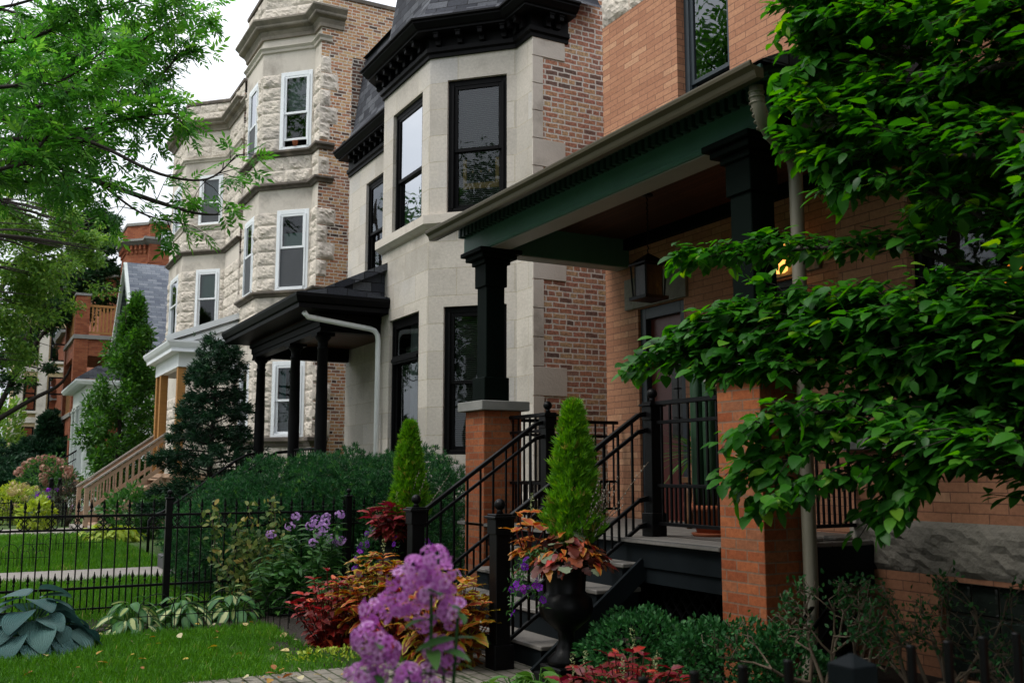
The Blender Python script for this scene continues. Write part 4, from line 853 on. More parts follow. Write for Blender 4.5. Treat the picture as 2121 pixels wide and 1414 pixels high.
DOG = [
    [(4.65, 3.06, 1.53), (4.44, 3.51, 1.79), (4.16, 3.89, 2.06), (3.89, 4.15, 2.19), (3.66, 4.5, 2.19), (3.37, 4.77, 1.99)],
    [(4.58, 2.99, 1.85), (4.35, 3.33, 2.12), (4.13, 3.68, 2.25), (3.91, 4.03, 2.32), (3.72, 4.36, 2.29)],
    [(4.69, 3.04, 2.15), (4.45, 3.62, 2.59), (4.22, 4.09, 2.67), (4.01, 4.43, 2.68), (3.78, 4.78, 2.7)],
    [(4.73, 3.02, 2.75), (4.51, 3.48, 3.15), (4.33, 3.8, 3.3), (4.16, 4.01, 3.25), (4.09, 4.16, 3.28)],
    [(4.76, 3.0, 3.18), (4.53, 3.47, 3.61), (4.3, 3.82, 3.76), (4.16, 4.01, 3.77)],
    [(4.79, 2.99, 3.67), (4.55, 3.46, 3.98), (4.37, 3.78, 4.22), (4.17, 4.0, 4.12)],
    [(4.56, 2.99, 1.62), (4.29, 3.26, 1.7), (4.09, 3.59, 1.71), (3.84, 3.84, 1.59), (3.6, 4.08, 1.41)],
    [(4.46, 2.94, 1.39), (4.19, 3.2, 1.48), (3.96, 3.43, 1.44), (3.72, 3.67, 1.34), (3.51, 3.79, 1.24)],
    [(4.52, 2.91, 2.36), (4.34, 3.23, 2.72), (4.21, 3.53, 2.9), (4.09, 3.81, 2.91)],
    [(4.39, 3.09, 1.51), (4.17, 3.32, 1.44), (4.02, 3.4, 1.32), (3.92, 3.45, 1.2)],
    [(4.3, 2.8, 1.87), (4.14, 3.0, 1.93), (4.09, 3.25, 1.97), (4.0, 3.52, 1.92)],
    [(4.48, 2.81, 3.29), (4.33, 3.01, 3.38), (4.28, 3.26, 3.3), (4.21, 3.53, 3.38), (4.02, 3.86, 3.43)],
    [(4.45, 2.83, 2.88), (4.35, 3.0, 3.03), (4.37, 3.21, 3.23)],
    [(4.5, 2.8, 3.6), (4.39, 2.98, 3.68), (4.28, 3.26, 3.67), (4.11, 3.58, 3.84), (3.99, 3.87, 3.88)],
    [(4.68, 2.93, 3.52), (4.43, 3.29, 3.69), (4.19, 3.65, 3.81), (4.16, 3.89, 3.87), (4.03, 3.97, 3.9)],
    [(4.67, 2.94, 3.27), (4.42, 3.3, 3.4), (4.23, 3.63, 3.5), (4.15, 3.9, 3.64), (4.0, 3.98, 3.61)],
    [(4.64, 2.95, 2.92), (4.4, 3.31, 3.08), (4.16, 3.67, 3.07), (4.1, 3.81, 3.05), (4.04, 3.96, 3.16)],
    [(4.44, 2.83, 2.71), (4.3, 3.02, 2.91), (4.14, 3.34, 3.0), (4.04, 3.61, 3.22), (3.9, 3.92, 3.4)],
    [(4.59, 2.98, 2.04), (4.36, 3.33, 2.22), (4.16, 3.78, 2.27), (3.89, 4.15, 2.27), (3.61, 4.53, 2.19)],
    [(4.48, 2.93, 1.71), (4.19, 3.31, 1.91), (4.01, 3.75, 2.12), (3.79, 4.2, 2.16), (3.53, 4.57, 2.08)],
    [(4.31, 2.79, 2.02), (4.17, 2.98, 2.13), (4.02, 3.29, 2.16), (3.86, 3.6, 2.12)],
    [(4.47, 2.93, 1.57), (4.16, 3.21, 1.62), (3.86, 3.6, 1.7), (3.63, 3.84, 1.66), (3.55, 4.0, 1.59)],
    [(4.37, 2.87, 1.48), (4.19, 3.19, 1.57), (3.94, 3.56, 1.58), (3.67, 3.82, 1.46), (3.56, 3.99, 1.34)],
    [(5.08, 3.17, 3.89), (4.8, 3.55, 4.13), (4.44, 3.86, 4.07), (4.12, 4.14, 4.14)],
    [(4.58, 2.99, 1.81), (4.18, 3.43, 2.02), (3.97, 3.88, 2.01), (3.76, 4.22, 1.96), (3.66, 4.39, 1.94)],
    [(4.39, 2.86, 1.88), (4.12, 3.24, 2.04), (4.0, 3.64, 2.11), (3.86, 4.05, 2.08), (3.71, 4.36, 2.05), (3.51, 4.58, 2.01)],
    [(4.5, 2.91, 2.17), (4.21, 3.3, 2.25), (4.02, 3.74, 2.3), (3.91, 4.03, 2.3)],
    [(4.48, 2.93, 1.75), (4.17, 3.43, 1.85), (3.94, 3.79, 1.89), (3.74, 4.01, 1.93)],
    [(4.31, 2.79, 2.18), (4.21, 2.96, 2.22), (4.19, 3.2, 2.28)],
    [(4.08, 2.69, 1.43), (3.95, 2.87, 1.5), (3.94, 3.1, 1.57), (3.89, 3.36, 1.57)],
    [(4.07, 2.69, 1.35), (3.99, 2.85, 1.43), (3.93, 3.0, 1.46)],
    [(4.21, 2.73, 1.95), (4.15, 2.88, 2.0), (4.13, 3.11, 2.05)],
    [(4.28, 2.81, 1.65), (4.19, 2.97, 1.79), (4.21, 3.18, 1.9), (4.17, 3.43, 1.82), (3.94, 3.67, 1.76)],
]
ASH = [
    [(-1.1, 12.52, 4.82), (0.31, 11.76, 5.32), (0.95, 11.42, 5.76), (1.53, 11.1, 6.26), (1.86, 10.93, 6.49)],
    [(-1.03, 12.14, 4.31), (0.51, 11.31, 4.67), (1.07, 11.01, 5.2), (1.51, 10.77, 5.58), (1.68, 10.68, 5.84)],
    [(-1.01, 11.68, 4.44), (0.4, 10.92, 4.7), (0.91, 10.64, 4.9), (1.34, 10.41, 5.0), (1.6, 10.27, 5.03)],
    [(-0.98, 11.32, 4.3), (0.06, 10.76, 4.42), (0.52, 10.51, 4.37), (0.87, 10.32, 4.25), (1.3, 10.09, 3.91), (1.7, 9.88, 3.79)],
    [(-0.98, 11.09, 4.53), (0.5, 10.29, 4.58), (0.87, 10.09, 4.53), (1.42, 9.8, 4.24), (1.83, 9.58, 4.19), (2.07, 9.45, 4.43)],
    [(0.87, 10.32, 4.25), (1.33, 10.07, 4.06), (1.76, 9.84, 3.91), (1.99, 9.72, 3.89)],
    [(-1.12, 11.96, 5.71), (0.21, 11.24, 5.92), (0.65, 11.01, 6.14), (1.22, 10.7, 6.35), (1.53, 10.53, 6.46)],
    [(-1.1, 11.5, 5.95), (0.09, 10.85, 6.1), (0.81, 10.47, 6.47)],
    [(-0.97, 10.75, 4.8), (0.02, 10.21, 4.99), (0.49, 9.96, 5.04), (0.84, 9.77, 5.33)],
    [(-1.05, 12.49, 4.18), (-0.01, 11.93, 4.5), (0.45, 11.68, 4.5), (0.78, 11.51, 4.44)],
    [(-1.23, 13.72, 5.57), (0.04, 13.04, 5.69), (0.79, 12.63, 5.87), (1.5, 12.25, 6.05)],
    [(-1.3, 13.76, 6.48), (-0.01, 13.06, 6.42), (0.76, 12.65, 6.48), (1.28, 12.37, 6.54)],
    [(-1.19, 13.7, 4.97), (0.06, 13.03, 5.27), (0.55, 12.76, 5.57), (0.98, 12.53, 5.15)],
    [(-1.28, 13.18, 6.85), (-0.04, 12.51, 6.73), (0.52, 12.21, 6.49), (1.06, 11.92, 6.49), (1.47, 11.7, 6.26)],
    [(-1.33, 14.35, 6.38), (-0.1, 13.68, 6.38), (0.48, 13.37, 6.57), (0.99, 13.1, 6.13)],
    [(-0.91, 10.71, 3.87), (0.06, 10.19, 4.19), (0.29, 10.06, 4.29), (0.55, 9.93, 4.71)],
]
LOCUST = [ ((1.33, 40.17, 10.18), 1.31), ((2.45, 39.57, 9.82), 1.05), ((1.11, 40.29, 8.55), 1.4), ((2.36, 39.62, 8.55), 1.05), ((3.02, 39.26, 9.45), 0.7), ((0.89, 40.41, 6.93), 1.22), ((1.76, 39.94, 10.92), 0.96), ((0.33, 40.71, 11.1), 1.4), ((2.72, 39.42, 10.73), 0.79), ((3.3, 39.11, 10.18), 0.49), ((1.49, 40.08, 7.29), 1.05), ((-0.47, 41.14, 8.73), 1.4), ((-0.31, 41.05, 6.22), 1.4), ((1.13, 40.28, 5.51), 0.87), ((3.49, 39.01, 9.45), 0.45) ]
ELM = [ ((4.3, 49.93, 12.86), 1.07), ((4.68, 49.72, 11.23), 0.85), ((4.01, 50.08, 10.53), 1.12), ((3.73, 50.23, 12.16), 1.23), ((3.7, 50.25, 8.93), 0.85), ((2.92, 50.67, 8.47), 1.12), ((1.8, 51.27, 7.22), 0.89), ((2.85, 50.71, 6.09), 0.4), ((1.31, 51.54, 5.53), 0.58), ((0.45, 52.0, 6.65), 1.12), ((4.82, 49.65, 12.62), 0.56), ((4.36, 49.9, 9.61), 0.8), ((3.03, 50.61, 10.3), 1.12), ((2.08, 51.12, 9.38), 1.12), ((4.59, 49.77, 13.21), 0.8), ((3.94, 50.12, 10.07), 0.94), ((5.04, 49.53, 10.77), 0.49), ((4.08, 50.05, 13.33), 0.89), ((4.96, 49.58, 9.61), 0.54), ((3.3, 50.47, 12.86), 1.0) ]
LIMBS = [
    [(-0.04, 52.26, 1.75), (1.49, 51.44, 5.75), (2.56, 50.86, 7.78), (3.68, 50.26, 9.15), (4.75, 49.69, 9.84)],
    [(1.32, 51.53, 5.3), (2.22, 51.05, 8.7), (2.8, 50.73, 10.77), (3.73, 50.23, 12.16)],
    [(-0.12, 52.31, 3.07), (2.14, 51.09, 4.63), (3.47, 50.37, 5.53), (3.99, 50.1, 7.1)],
]
PHX = [
    [(0.87, 2.03, 1.19), (0.9, 2.01, 1.21), (0.84, 2.05, 1.16), (0.89, 2.02, 1.14), (0.94, 1.99, 1.1), (0.83, 2.05, 1.12), (0.79, 2.07, 1.1), (0.92, 2.0, 1.17), (0.88, 2.03, 1.09)],
    [(0.77, 2.03, 1.04), (0.79, 2.02, 1.02), (0.76, 2.03, 1.05)],
    [(0.91, 2.01, 1.02), (0.93, 2.0, 1.0)],
    [(0.83, 1.99, 0.97), (0.77, 2.03, 0.98), (0.87, 1.97, 0.97), (0.75, 2.04, 0.97)],
]
# ------------------------------------------------------------------ plants: leaf materials
MT['dogleaf'] = leafmat('dogwood_leaf', [(0, (.016, .08, .012)), (.5, (.034, .16, .016)), (.85, (.065, .25, .018)), (.97, (.12, .33, .03)), (1, (.19, .36, .03))], .52, .42, spec=.3)
MT['ashleaf'] = leafmat('ash_leaf', [(0, (.03, .13, .022)), (.6, (.075, .25, .036)), (1, (.16, .37, .06))], .55, .42, spec=.4)
MT['locustleaf'] = leafmat('light_tree_leaf', [(0, (.06, .15, .025)), (.6, (.13, .27, .045)), (1, (.24, .36, .07))], .45, .5)
MT['elmleaf'] = leafmat('dark_tree_leaf', [(0, (.012, .045, .018)), (.6, (.026, .08, .025)), (1, (.05, .125, .04))], .35, .5)
MT['yewleaf'] = leafmat('yew_needle', [(0, (.010, .048, .018)), (.6, (.025, .11, .032)), (.9, (.048, .18, .036)), (1, (.10, .25, .04))], .22, .5, spec=.3)
MT['coniferleaf'] = leafmat('conifer_needle', [(0, (.007, .028, .014)), (.7, (.016, .062, .026)), (1, (.035, .105, .035))], .12, .55)
MT['hornleaf'] = leafmat('upright_tree_leaf', [(0, (.02, .07, .014)), (.6, (.045, .145, .018)), (1, (.10, .24, .03))], .4, .42)
MT['limeleaf'] = leafmat('lime_conifer_needle', [(0, (.055, .19, .008)), (.6, (.11, .31, .012)), (.9, (.20, .40, .022)), (1, (.26, .24, .05))], .35, .6)
MT['boxleaf'] = leafmat('boxwood_leaf', [(0, (.012, .055, .018)), (.6, (.026, .115, .03)), (1, (.055, .18, .045))], .2, .5, spec=.2)
MT['blueleaf'] = leafmat('blue_hosta_leaf', [(0, (.035, .095, .095)), (.6, (.055, .13, .125)), (1, (.08, .165, .15))], .15, .5, spec=.3, veins=38)
MT['varleaf'] = leafmat('variegated_hosta_leaf', [(0, (.05, .16, .04)), (.4, (.09, .22, .055)), (.58, (.36, .44, .14)), (1, (.55, .58, .30))], .25, .45, rim=(.035, .125, .035), rimpos=(.4, .6))
MT['limehosta'] = leafmat('light_green_hosta_leaf', [(0, (.07, .19, .03)), (1, (.15, .30, .055))], .25, .42)
MT['chartreuse'] = leafmat('chartreuse_leaf', [(0, (.22, .34, .03)), (1, (.40, .47, .06))], .3, .5)
MT['vineleaf'] = leafmat('yellowing_vine_leaf', [(0, (.05, .11, .03)), (.6, (.12, .19, .04)), (.9, (.26, .28, .07)), (1, (.42, .30, .08))], .3, .5)
MT['herbleaf'] = leafmat('perennial_leaf', [(0, (.024, .09, .02)), (.7, (.055, .165, .032)), (1, (.10, .23, .05))], .3, .45)
MT['greyleaf'] = leafmat('grey_green_leaf', [(0, (.09, .14, .08)), (1, (.18, .24, .14))], .25, .6)
MT['darkshrub'] = leafmat('dark_purple_shrub_leaf', [(0, (.02, .018, .012)), (1, (.05, .045, .03))], .2, .6)
MT['redcoleus'] = leafmat('red_coleus_leaf', [(0, (.08, .006, .007)), (.5, (.24, .011, .012)), (.85, (.48, .03, .018)), (1, (.55, .11, .03))], .2, .45, rim=(.16, .025, .012), rimpos=(.55, .85))
MT['goldcoleus'] = leafmat('gold_edged_coleus_leaf', [(0, (.10, .009, .010)), (.45, (.17, .02, .014)), (.72, (.34, .10, .012)), (1, (.42, .19, .015))], .22, .45, rim=(.30, .25, .015), rimpos=(.5, .68))
MT['orangecoleus'] = leafmat('orange_coleus_leaf', [(0, (.30, .035, .015)), (.6, (.44, .085, .018)), (1, (.52, .17, .02))], .25, .45, rim=(.45, .24, .04), rimpos=(.5, .8))
MT['pinkcoleus'] = leafmat('crimson_coleus_leaf', [(0, (.10, .004, .012)), (.6, (.24, .008, .03)), (1, (.36, .03, .035))], .22, .45, rim=(.14, .035, .012), rimpos=(.5, .75))
MT['heuchera'] = leafmat('bronze_heuchera_leaf', [(0, (.04, .014, .012)), (.35, (.11, .022, .014)), (.6, (.25, .05, .018)), (.8, (.10, .13, .07)), (1, (.22, .26, .17))], .2, .5)
MT['phlox'] = leafmat('mauve_phlox_petal', [(0, (.50, .13, .50)), (.5, (.68, .25, .68)), (1, (.82, .46, .82))], .25, .55, rim=(.34, .02, .24), rimpos=(.3, .6), spec=.15)
MT['phloxfar'] = leafmat('pink_phlox_petal', [(0, (.45, .22, .58)), (1, (.66, .42, .74))], .3, .55, spec=.15)
MT['petunia'] = leafmat('purple_petunia_petal', [(0, (.10, .012, .26)), (.6, (.22, .02, .42)), (1, (.36, .035, .48))], .3, .55, spec=.15)
MT['hydpink'] = leafmat('dusty_pink_hydrangea_petal', [(0, (.26, .12, .09)), (.6, (.40, .21, .16)), (1, (.48, .33, .24))], .25, .6)
MT['hydcream'] = leafmat('cream_hydrangea_petal', [(0, (.38, .31, .12)), (1, (.58, .49, .24))], .25, .6)
MT['seedhead'] = leafmat('green_seed_spike', [(0, (.20, .26, .10)), (1, (.36, .40, .20))], .2, .6)
MT['fern'] = leafmat('painted_fern_frond', [(0, (.06, .10, .065)), (1, (.12, .17, .12))], .25, .55)
MT['cactus'] = M('green_cactus', (.018, .055, .025), .5, .3, 8, .3, 30, .006)
MT['catkin'] = M('pale_catkin', (.30, .27, .23), .8, .15, 10, .2)
MT['grass'] = leafmat('grass_blade', [(0, (.040, .135, .011)), (.6, (.08, .25, .017)), (.93, (.15, .33, .028)), (1, (.34, .32, .11))], .35, .5, spec=.25)
MT['fallen'] = leafmat('fallen_yellow_leaf', [(0, (.30, .11, .03)), (.5, (.48, .33, .05)), (1, (.50, .44, .26))], .2, .6)

OVATE = tmpl_leaf(.58, .10, .22, (0, .12, .35, .62, .85, 1), (0, .62, 1, .86, .42, 0))
LANCE = tmpl_leaf(.26, .12, .2, (0, .35, .7, 1), (0, 1, .7, 0))
HEART = tmpl_leaf(.85, .10, .35, (0, .05, .2, .45, .72, .9, 1), (.5, .85, 1, .98, .68, .3, 0), ripple=.012)
HOSTA = tmpl_leaf(.5, .14, .45, (0, .2, .45, .72, 1), (.2, .8, 1, .7, 0), ripple=.015)
COLEUS = tmpl_leaf(.56, .10, .34, (0, .1, .3, .42, .55, .68, .82, 1), (.1, .72, 1, .84, .86, .58, .42, 0), ripple=.03)
LOBED = tmpl_leaf(.95, .06, .25, (0, .1, .28, .4, .6, .72, .9, 1), (.3, .8, 1, .75, .95, .6, .5, 0), ripple=.05)
DIAM = tmpl_diamond(.5); DIAMN = tmpl_diamond(.3)
FLOR = tmpl_floret(); TUFT = tmpl_tuft(7, .10, .9); TUFTF = tmpl_tuft(6, .16, .8, 5)
def compound():
    V = []; F = []; Rm = []
    base = tmpl_diamond(.34)
    for x, s in ((1.0, 0), (.78, 1), (.78, -1), (.52, 1), (.52, -1), (.28, 1), (.28, -1)):
        L = .44 if s else .5; a = s*R(52); c, sn = math.cos(a), math.sin(a); i = len(V)
        for v in base[0]: V.append(((x*.72+L*(c*v[0]-sn*v[1])), L*(sn*v[0]+c*v[1]), L*v[2]-.10*x*x+.02*abs(s)))
        F += [tuple(j+i for j in f) for f in base[1]]; Rm += list(base[2])
    return np.array(V), F, np.array(Rm)
COMP = compound()

def ellip(n, c, r, shell=.55, rough=.25, sd=0., zmin=None, freq=2.2):
    d = rdir(n); k = shell+(1-shell)*nr.random(n)**.5
    lump = np.array([noise.noise(Vector(x*freq)+Vector((sd, sd*.7, 0))) for x in d]); k = k*(1+rough*lump*1.6)
    p = np.array(c)+d*np.array(r)*k[:, None]
    if zmin is not None: ok = p[:, 2] > zmin; p, d = p[ok], d[ok]
    return p, d
def bush(name, label, cat, blobs, n, size, mat, tm=DIAM, part='foliage', group=None, up=.3, jit=.7, shell=.55, rough=.3, stem=True, parent=None, zmin=.02, tint=None, outx=True):
    c0 = blobs[0][0]; o = parent or thing(name, label, cat, (c0[0], c0[1], 0), group)
    P, X, Z = [], [], []
    vol = [b[1][0]*b[1][1]*b[1][2] for b in blobs]; tot = sum(v**.67 for v in vol)
    for (c, r), v in zip(blobs, vol):
        p, d = ellip(int(n*v**.67/tot), c, r, shell, rough, rnd.uniform(0, 50), zmin)
        P.append(p)
        if outx: X.append(unit(d+jit*nr.normal(size=p.shape)*.6+UPV*up)); Z.append(unit(d*.3+nr.normal(size=p.shape)*.5+UPV*.6))
        else: X.append(unit(d*[1, 1, .2]+nr.normal(size=p.shape)*.6*jit-UPV*.2)); Z.append(unit(d*.5+UPV*(.6+up)+nr.normal(size=p.shape)*.35))
    P = np.concatenate(P); X = np.concatenate(X); Z = np.concatenate(Z)
    t = np.clip(nr.normal(.5, .24, len(P)), 0, 1) if tint is None else tint(P)
    scatter(part, mat, o, tm, P, X, Z, size*nr.uniform(.65, 1.2, len(P)), t)
    if stem:
        m = MB()
        for k in range(7):
            (c, r) = blobs[k % len(blobs)]; a = rnd.uniform(0, 6.28); m.tube([(c[0]+.06*math.cos(a), c[1]+.06*math.sin(a), 0), (c[0]+r[0]*.25*math.cos(a), c[1]+r[1]*.25*math.sin(a), c[2]*.6), (c[0]+r[0]*.6*math.cos(a), c[1]+r[1]*.6*math.sin(a), c[2]+r[2]*.3)], [.02, .014, .006], 5)
        m.build('stem', 'twig', o)
    return o
def smooth_path(pts, k=5):
    P = [Vector(p) for p in pts]; out = []
    for i in range(len(P)-1):
        a = P[max(0, i-1)]; b = P[i]; c = P[i+1]; d = P[min(len(P)-1, i+2)]
        for j in range(k):
            t = j/k; out.append(.5*((2*b)+(c-a)*t+(2*a-5*b+4*c-d)*t*t+(3*b-a-3*c+d)*t**3))
    out.append(P[-1]); return out

# ------------------------------------------------------------------ dogwood-like tree on the right
dog = thing('leafy_tree', 'broad leaved green tree with layered drooping branches in front of the brick porch', 'tree', (4.55, 2.75, 0))
tw = MB(); br = MB(); P, X, Z = [], [], []
tk = smooth_path([(4.55, 2.75, 0), (4.5, 2.75, .8), (4.58, 2.7, 1.8), (4.5, 2.78, 3.0), (4.55, 2.7, 4.4), (4.4, 2.8, 5.4)], 4)
MB().tube(tk, [.11-.085*i/(len(tk)-1) for i in range(len(tk))], 10).build('trunk', 'bark', dog)
# the crown also spreads towards the near garden, outside the picture on the right
DOG += [[(4.6, 3.2, 3.8), (4.9, 3.8, 4.2), (5.2, 4.4, 4.3)], [(4.6, 3.2, 2.8), (5.0, 3.7, 3.0), (5.4, 4.3, 3.0)], [(4.5, 3.3, 4.3), (4.4, 4.2, 4.8)], [(4.7, 3.0, 2.2), (5.1, 3.4, 2.4), (5.5, 4.0, 2.3)], [(4.7, 3.0, 3.3), (5.1, 3.5, 3.6), (5.5, 4.1, 3.7)], [(4.7, 2.9, 1.8), (5.2, 3.1, 1.9), (5.6, 3.5, 1.8)], [(4.6, 3.1, 4.6), (5.0, 3.7, 4.9), (5.3, 4.5, 5.0)]]
DOG += [[(4.2, 2.3, 1.9), (3.7, 1.9, 2.1), (3.3, 1.6, 2.0)], [(4.4, 2.2, 2.8), (4.1, 1.6, 3.0), (3.9, 1.0, 2.9)], [(4.2, 2.3, 3.6), (3.6, 1.9, 3.9), (3.0, 1.5, 3.9)], [(4.8, 2.3, 2.2), (5.0, 1.7, 2.3), (5.2, 1.0, 2.2)], [(4.3, 2.3, 4.6), (3.8, 1.9, 5.0), (3.2, 1.6, 5.1)], [(4.2, 2.4, 1.4), (3.8, 2.0, 1.4), (3.4, 1.8, 1.2)], [(4.9, 2.4, 3.3), (5.2, 1.8, 3.5), (5.3, 1.2, 3.4)], [(4.1, 2.5, 2.4), (3.7, 2.2, 2.6), (3.3, 1.9, 2.6)], [(4.7, 3.4, 4.7), (4.8, 4.0, 5.1), (4.7, 4.5, 5.2)], [(4.2, 3.2, 4.8), (3.9, 3.7, 5.2), (3.7, 4.0, 5.3)]]
for bi, ln_ in enumerate(DOG):
    path = smooth_path([(4.52, 2.76, max(.5, ln_[0][2]-.35))]+ln_, 6); n = len(path)
    br.tube(path, [.019*(1-i/n)**.9+.003 for i in range(n)], 7)
    L = sum((path[i+1]-path[i]).length for i in range(n-1))
    nt = int(L*(36 if ln_[0][2] > 2.7 else 30))
    for k in range(nt):
        f = .12+.88*(k+rnd.random())/nt; i = min(n-2, int(f*(n-1))); b = path[i].lerp(path[i+1], f*(n-1)-i); d = (path[i+1]-path[i]).normalized()
        side = d.cross(Vector((0, 0, 1))).normalized()*(1 if k % 2 else -1)
        e = (d*rnd.uniform(.25, .9)+side*rnd.uniform(.4, 1)+Vector((0, 0, rnd.uniform(-.15, .4)))).normalized()
        tl = rnd.uniform(.16, .46)*(1.2-.75*f); pts = [b, b+e*tl*.5+Vector((0, 0, .03)), b+e*tl+Vector((0, 0, -.02))]
        tw.tube(pts, [.0045, .0032, .002], 4, False)
        for q in range(rnd.randint(8, 11)):
            g = rnd.uniform(.2, 1.03); p = pts[0].lerp(pts[1], g*2) if g < .5 else pts[1].lerp(pts[2], (g-.5)*2)
            a = Vector((rnd.gauss(0, 1), rnd.gauss(0, 1), 0))
            x = (e*.8+a*.75+Vector((0, 0, rnd.uniform(-.75, .0)))).normalized()
            p = p+Vector((rnd.gauss(0, .025), rnd.gauss(0, .025), rnd.gauss(0, .02)))
            P.append(p); X.append(x); Z.append(Vector((rnd.gauss(-.12, .28), rnd.gauss(-.08, .28), 1)))
br.build('branch', 'bark', dog); tw.build('twig', 'bark', dog)
P = np.array([tuple(p) for p in P]); X = np.array([tuple(p) for p in X]); Z = np.array([tuple(p) for p in Z])
scatter('crown', 'dogleaf', dog, OVATE, P, X, Z, nr.uniform(.052, .122, len(P)), np.clip(nr.normal(.5, .25, len(P)), 0, 1), True)
print('dogwood leaves', len(P))

# ------------------------------------------------------------------ ash tree overhanging from the left
ash = thing('leafy_tree', 'overhanging tree with narrow pointed leaflets against the white sky', 'tree', (-2.6, 11.2, 0))
tk = smooth_path([(-2.6, 11.2, 0), (-2.55, 11.15, 2), (-2.4, 11.0, 4), (-2.2, 10.9, 6), (-2.0, 10.8, 8)], 4)
MB().tube(tk, [.24-.15*i/(len(tk)-1) for i in range(len(tk))], 12).build('trunk', 'bark', ash)
tw = MB(); br = MB(); P, X, Z = [], [], []
for bi, ln_ in enumerate(ASH):
    p0 = [] if bi == 5 else [(-2.3, 10.95, max(2.5, ln_[0][2]-.6))]
    path = smooth_path(p0+ln_, 6); n = len(path)
    br.tube(path, [.028*(1-i/n)**.9+.004 for i in range(n)], 7)
    L = sum((path[i+1]-path[i]).length for i in range(n-1)); nt = int(L*(11.5 if bi not in (3, 4, 5) else 5.5))
    for k in range(nt):
        f = (k+rnd.random())/nt; f = .25+.75*f if p0 else f
        i = min(n-2, int(f*(n-1))); b = path[i].lerp(path[i+1], f*(n-1)-i); d = (path[i+1]-path[i]).normalized()
        if bi in (4, 3) and .62 < f < .78 and rnd.random() < .6: continue
        e = (d*rnd.uniform(.3, 1)+Vector((rnd.gauss(0, .7), rnd.gauss(0, .7), rnd.gauss(.05, .5)))).normalized()
        tl = rnd.uniform(.2, .6)*(1.1-.45*f); pts = [b, b+e*tl*.5+Vector((0, 0, .02)), b+e*tl+Vector((0, 0, -.03))]
        tw.tube(pts, [.006, .004, .0025], 4, False)
        for q in range(rnd.randint(4, 7)):
            g = rnd.uniform(.4, 1.); p = pts[0].lerp(pts[2], g)
            x = (e*.6+Vector((rnd.gauss(0, .6), rnd.gauss(0, .6), rnd.gauss(-.25, .4)))).normalized()
            P.append(p); X.append(x); Z.append(Vector((rnd.gauss(0, .45), rnd.gauss(0, .45), 1)))
br.build('branch', 'bark', ash); tw.build('twig', 'bark', ash)
P = np.array([tuple(p) for p in P]); X = np.array([tuple(p) for p in X]); Z = np.array([tuple(p) for p in Z])
scatter('crown', 'ashleaf', ash, COMP, P, X, Z, nr.uniform(.15, .25, len(P)), np.clip(nr.normal(.5, .24, len(P)), 0, 1))
print('ash leaves', len(P))

# ------------------------------------------------------------------ far trees
def clump_tree(name, label, trunk, clumps, n, size, mat, limbs=(), tr=.25):
    o = thing(name, label, 'tree', trunk[0]); tk = smooth_path(trunk, 4)
    MB().tube(tk, [tr*(1-.7*i/(len(tk)-1)) for i in range(len(tk))], 10).build('trunk', 'bark', o)
    m = MB()
    for l in limbs: pa = smooth_path(l, 4); m.tube(pa, [tr*.5*(1-i/len(pa))+.02 for i in range(len(pa))], 7)
    for c, r in clumps:
        for k in range(3): q = Vector(c)+Vector((rnd.gauss(0, r*.5), rnd.gauss(0, r*.5), rnd.gauss(0, r*.4))); s = min(tk, key=lambda v: (v-q).length+2*max(0, v.z-q.z)); m.tube([s, s.lerp(q, .5)+Vector((0, 0, r*.15)), q], [tr*.22, tr*.12, .012], 5)
    m.build('branch', 'bark', o)
    P, Xd = [], []; tot = sum(r*r for c, r in clumps)
    for c, r in clumps:
        for k in range(9):   # sub clumps leave gaps
            dd = nr.normal(size=3)*[.55, .55, .45]*r; rr = r*nr.uniform(.28, .5)
            p, d = ellip(int(n*r*r/tot/9), np.array(c)+dd, (rr*1.15, rr*1.15, rr*.75), .2, .4, rnd.uniform(0, 50)); P.append(p); Xd.append(d)
    P = np.concatenate(P); Xd = np.concatenate(Xd)
    scatter('crown', mat, o, DIAM, P, unit(Xd*[1, 1, .4]+nr.normal(size=P.shape)*.6-UPV*.35), unit(UPV+nr.normal(size=P.shape)*.45), size*nr.uniform(.6, 1.25, len(P)), np.clip(nr.normal(.5, .25, len(P)), 0, 1))
    return o
clump_tree('street_tree', 'bright light green tree rising behind the overhanging branches', [(-1.9, 36.5, 0), (-1.8, 36.5, 4), (-1.2, 36.2, 8), (-.6, 36, 12)], LOCUST, 26000, .17, 'locustleaf')
clump_tree('street_tree', 'dark green tree with black limbs in front of the pale apartment block', [(-1.6, 46.5, 0), (-1.2, 46.5, 3), (-.3, 46, 6), (1, 45.5, 10)], ELM, 36000, .2, 'elmleaf', LIMBS)
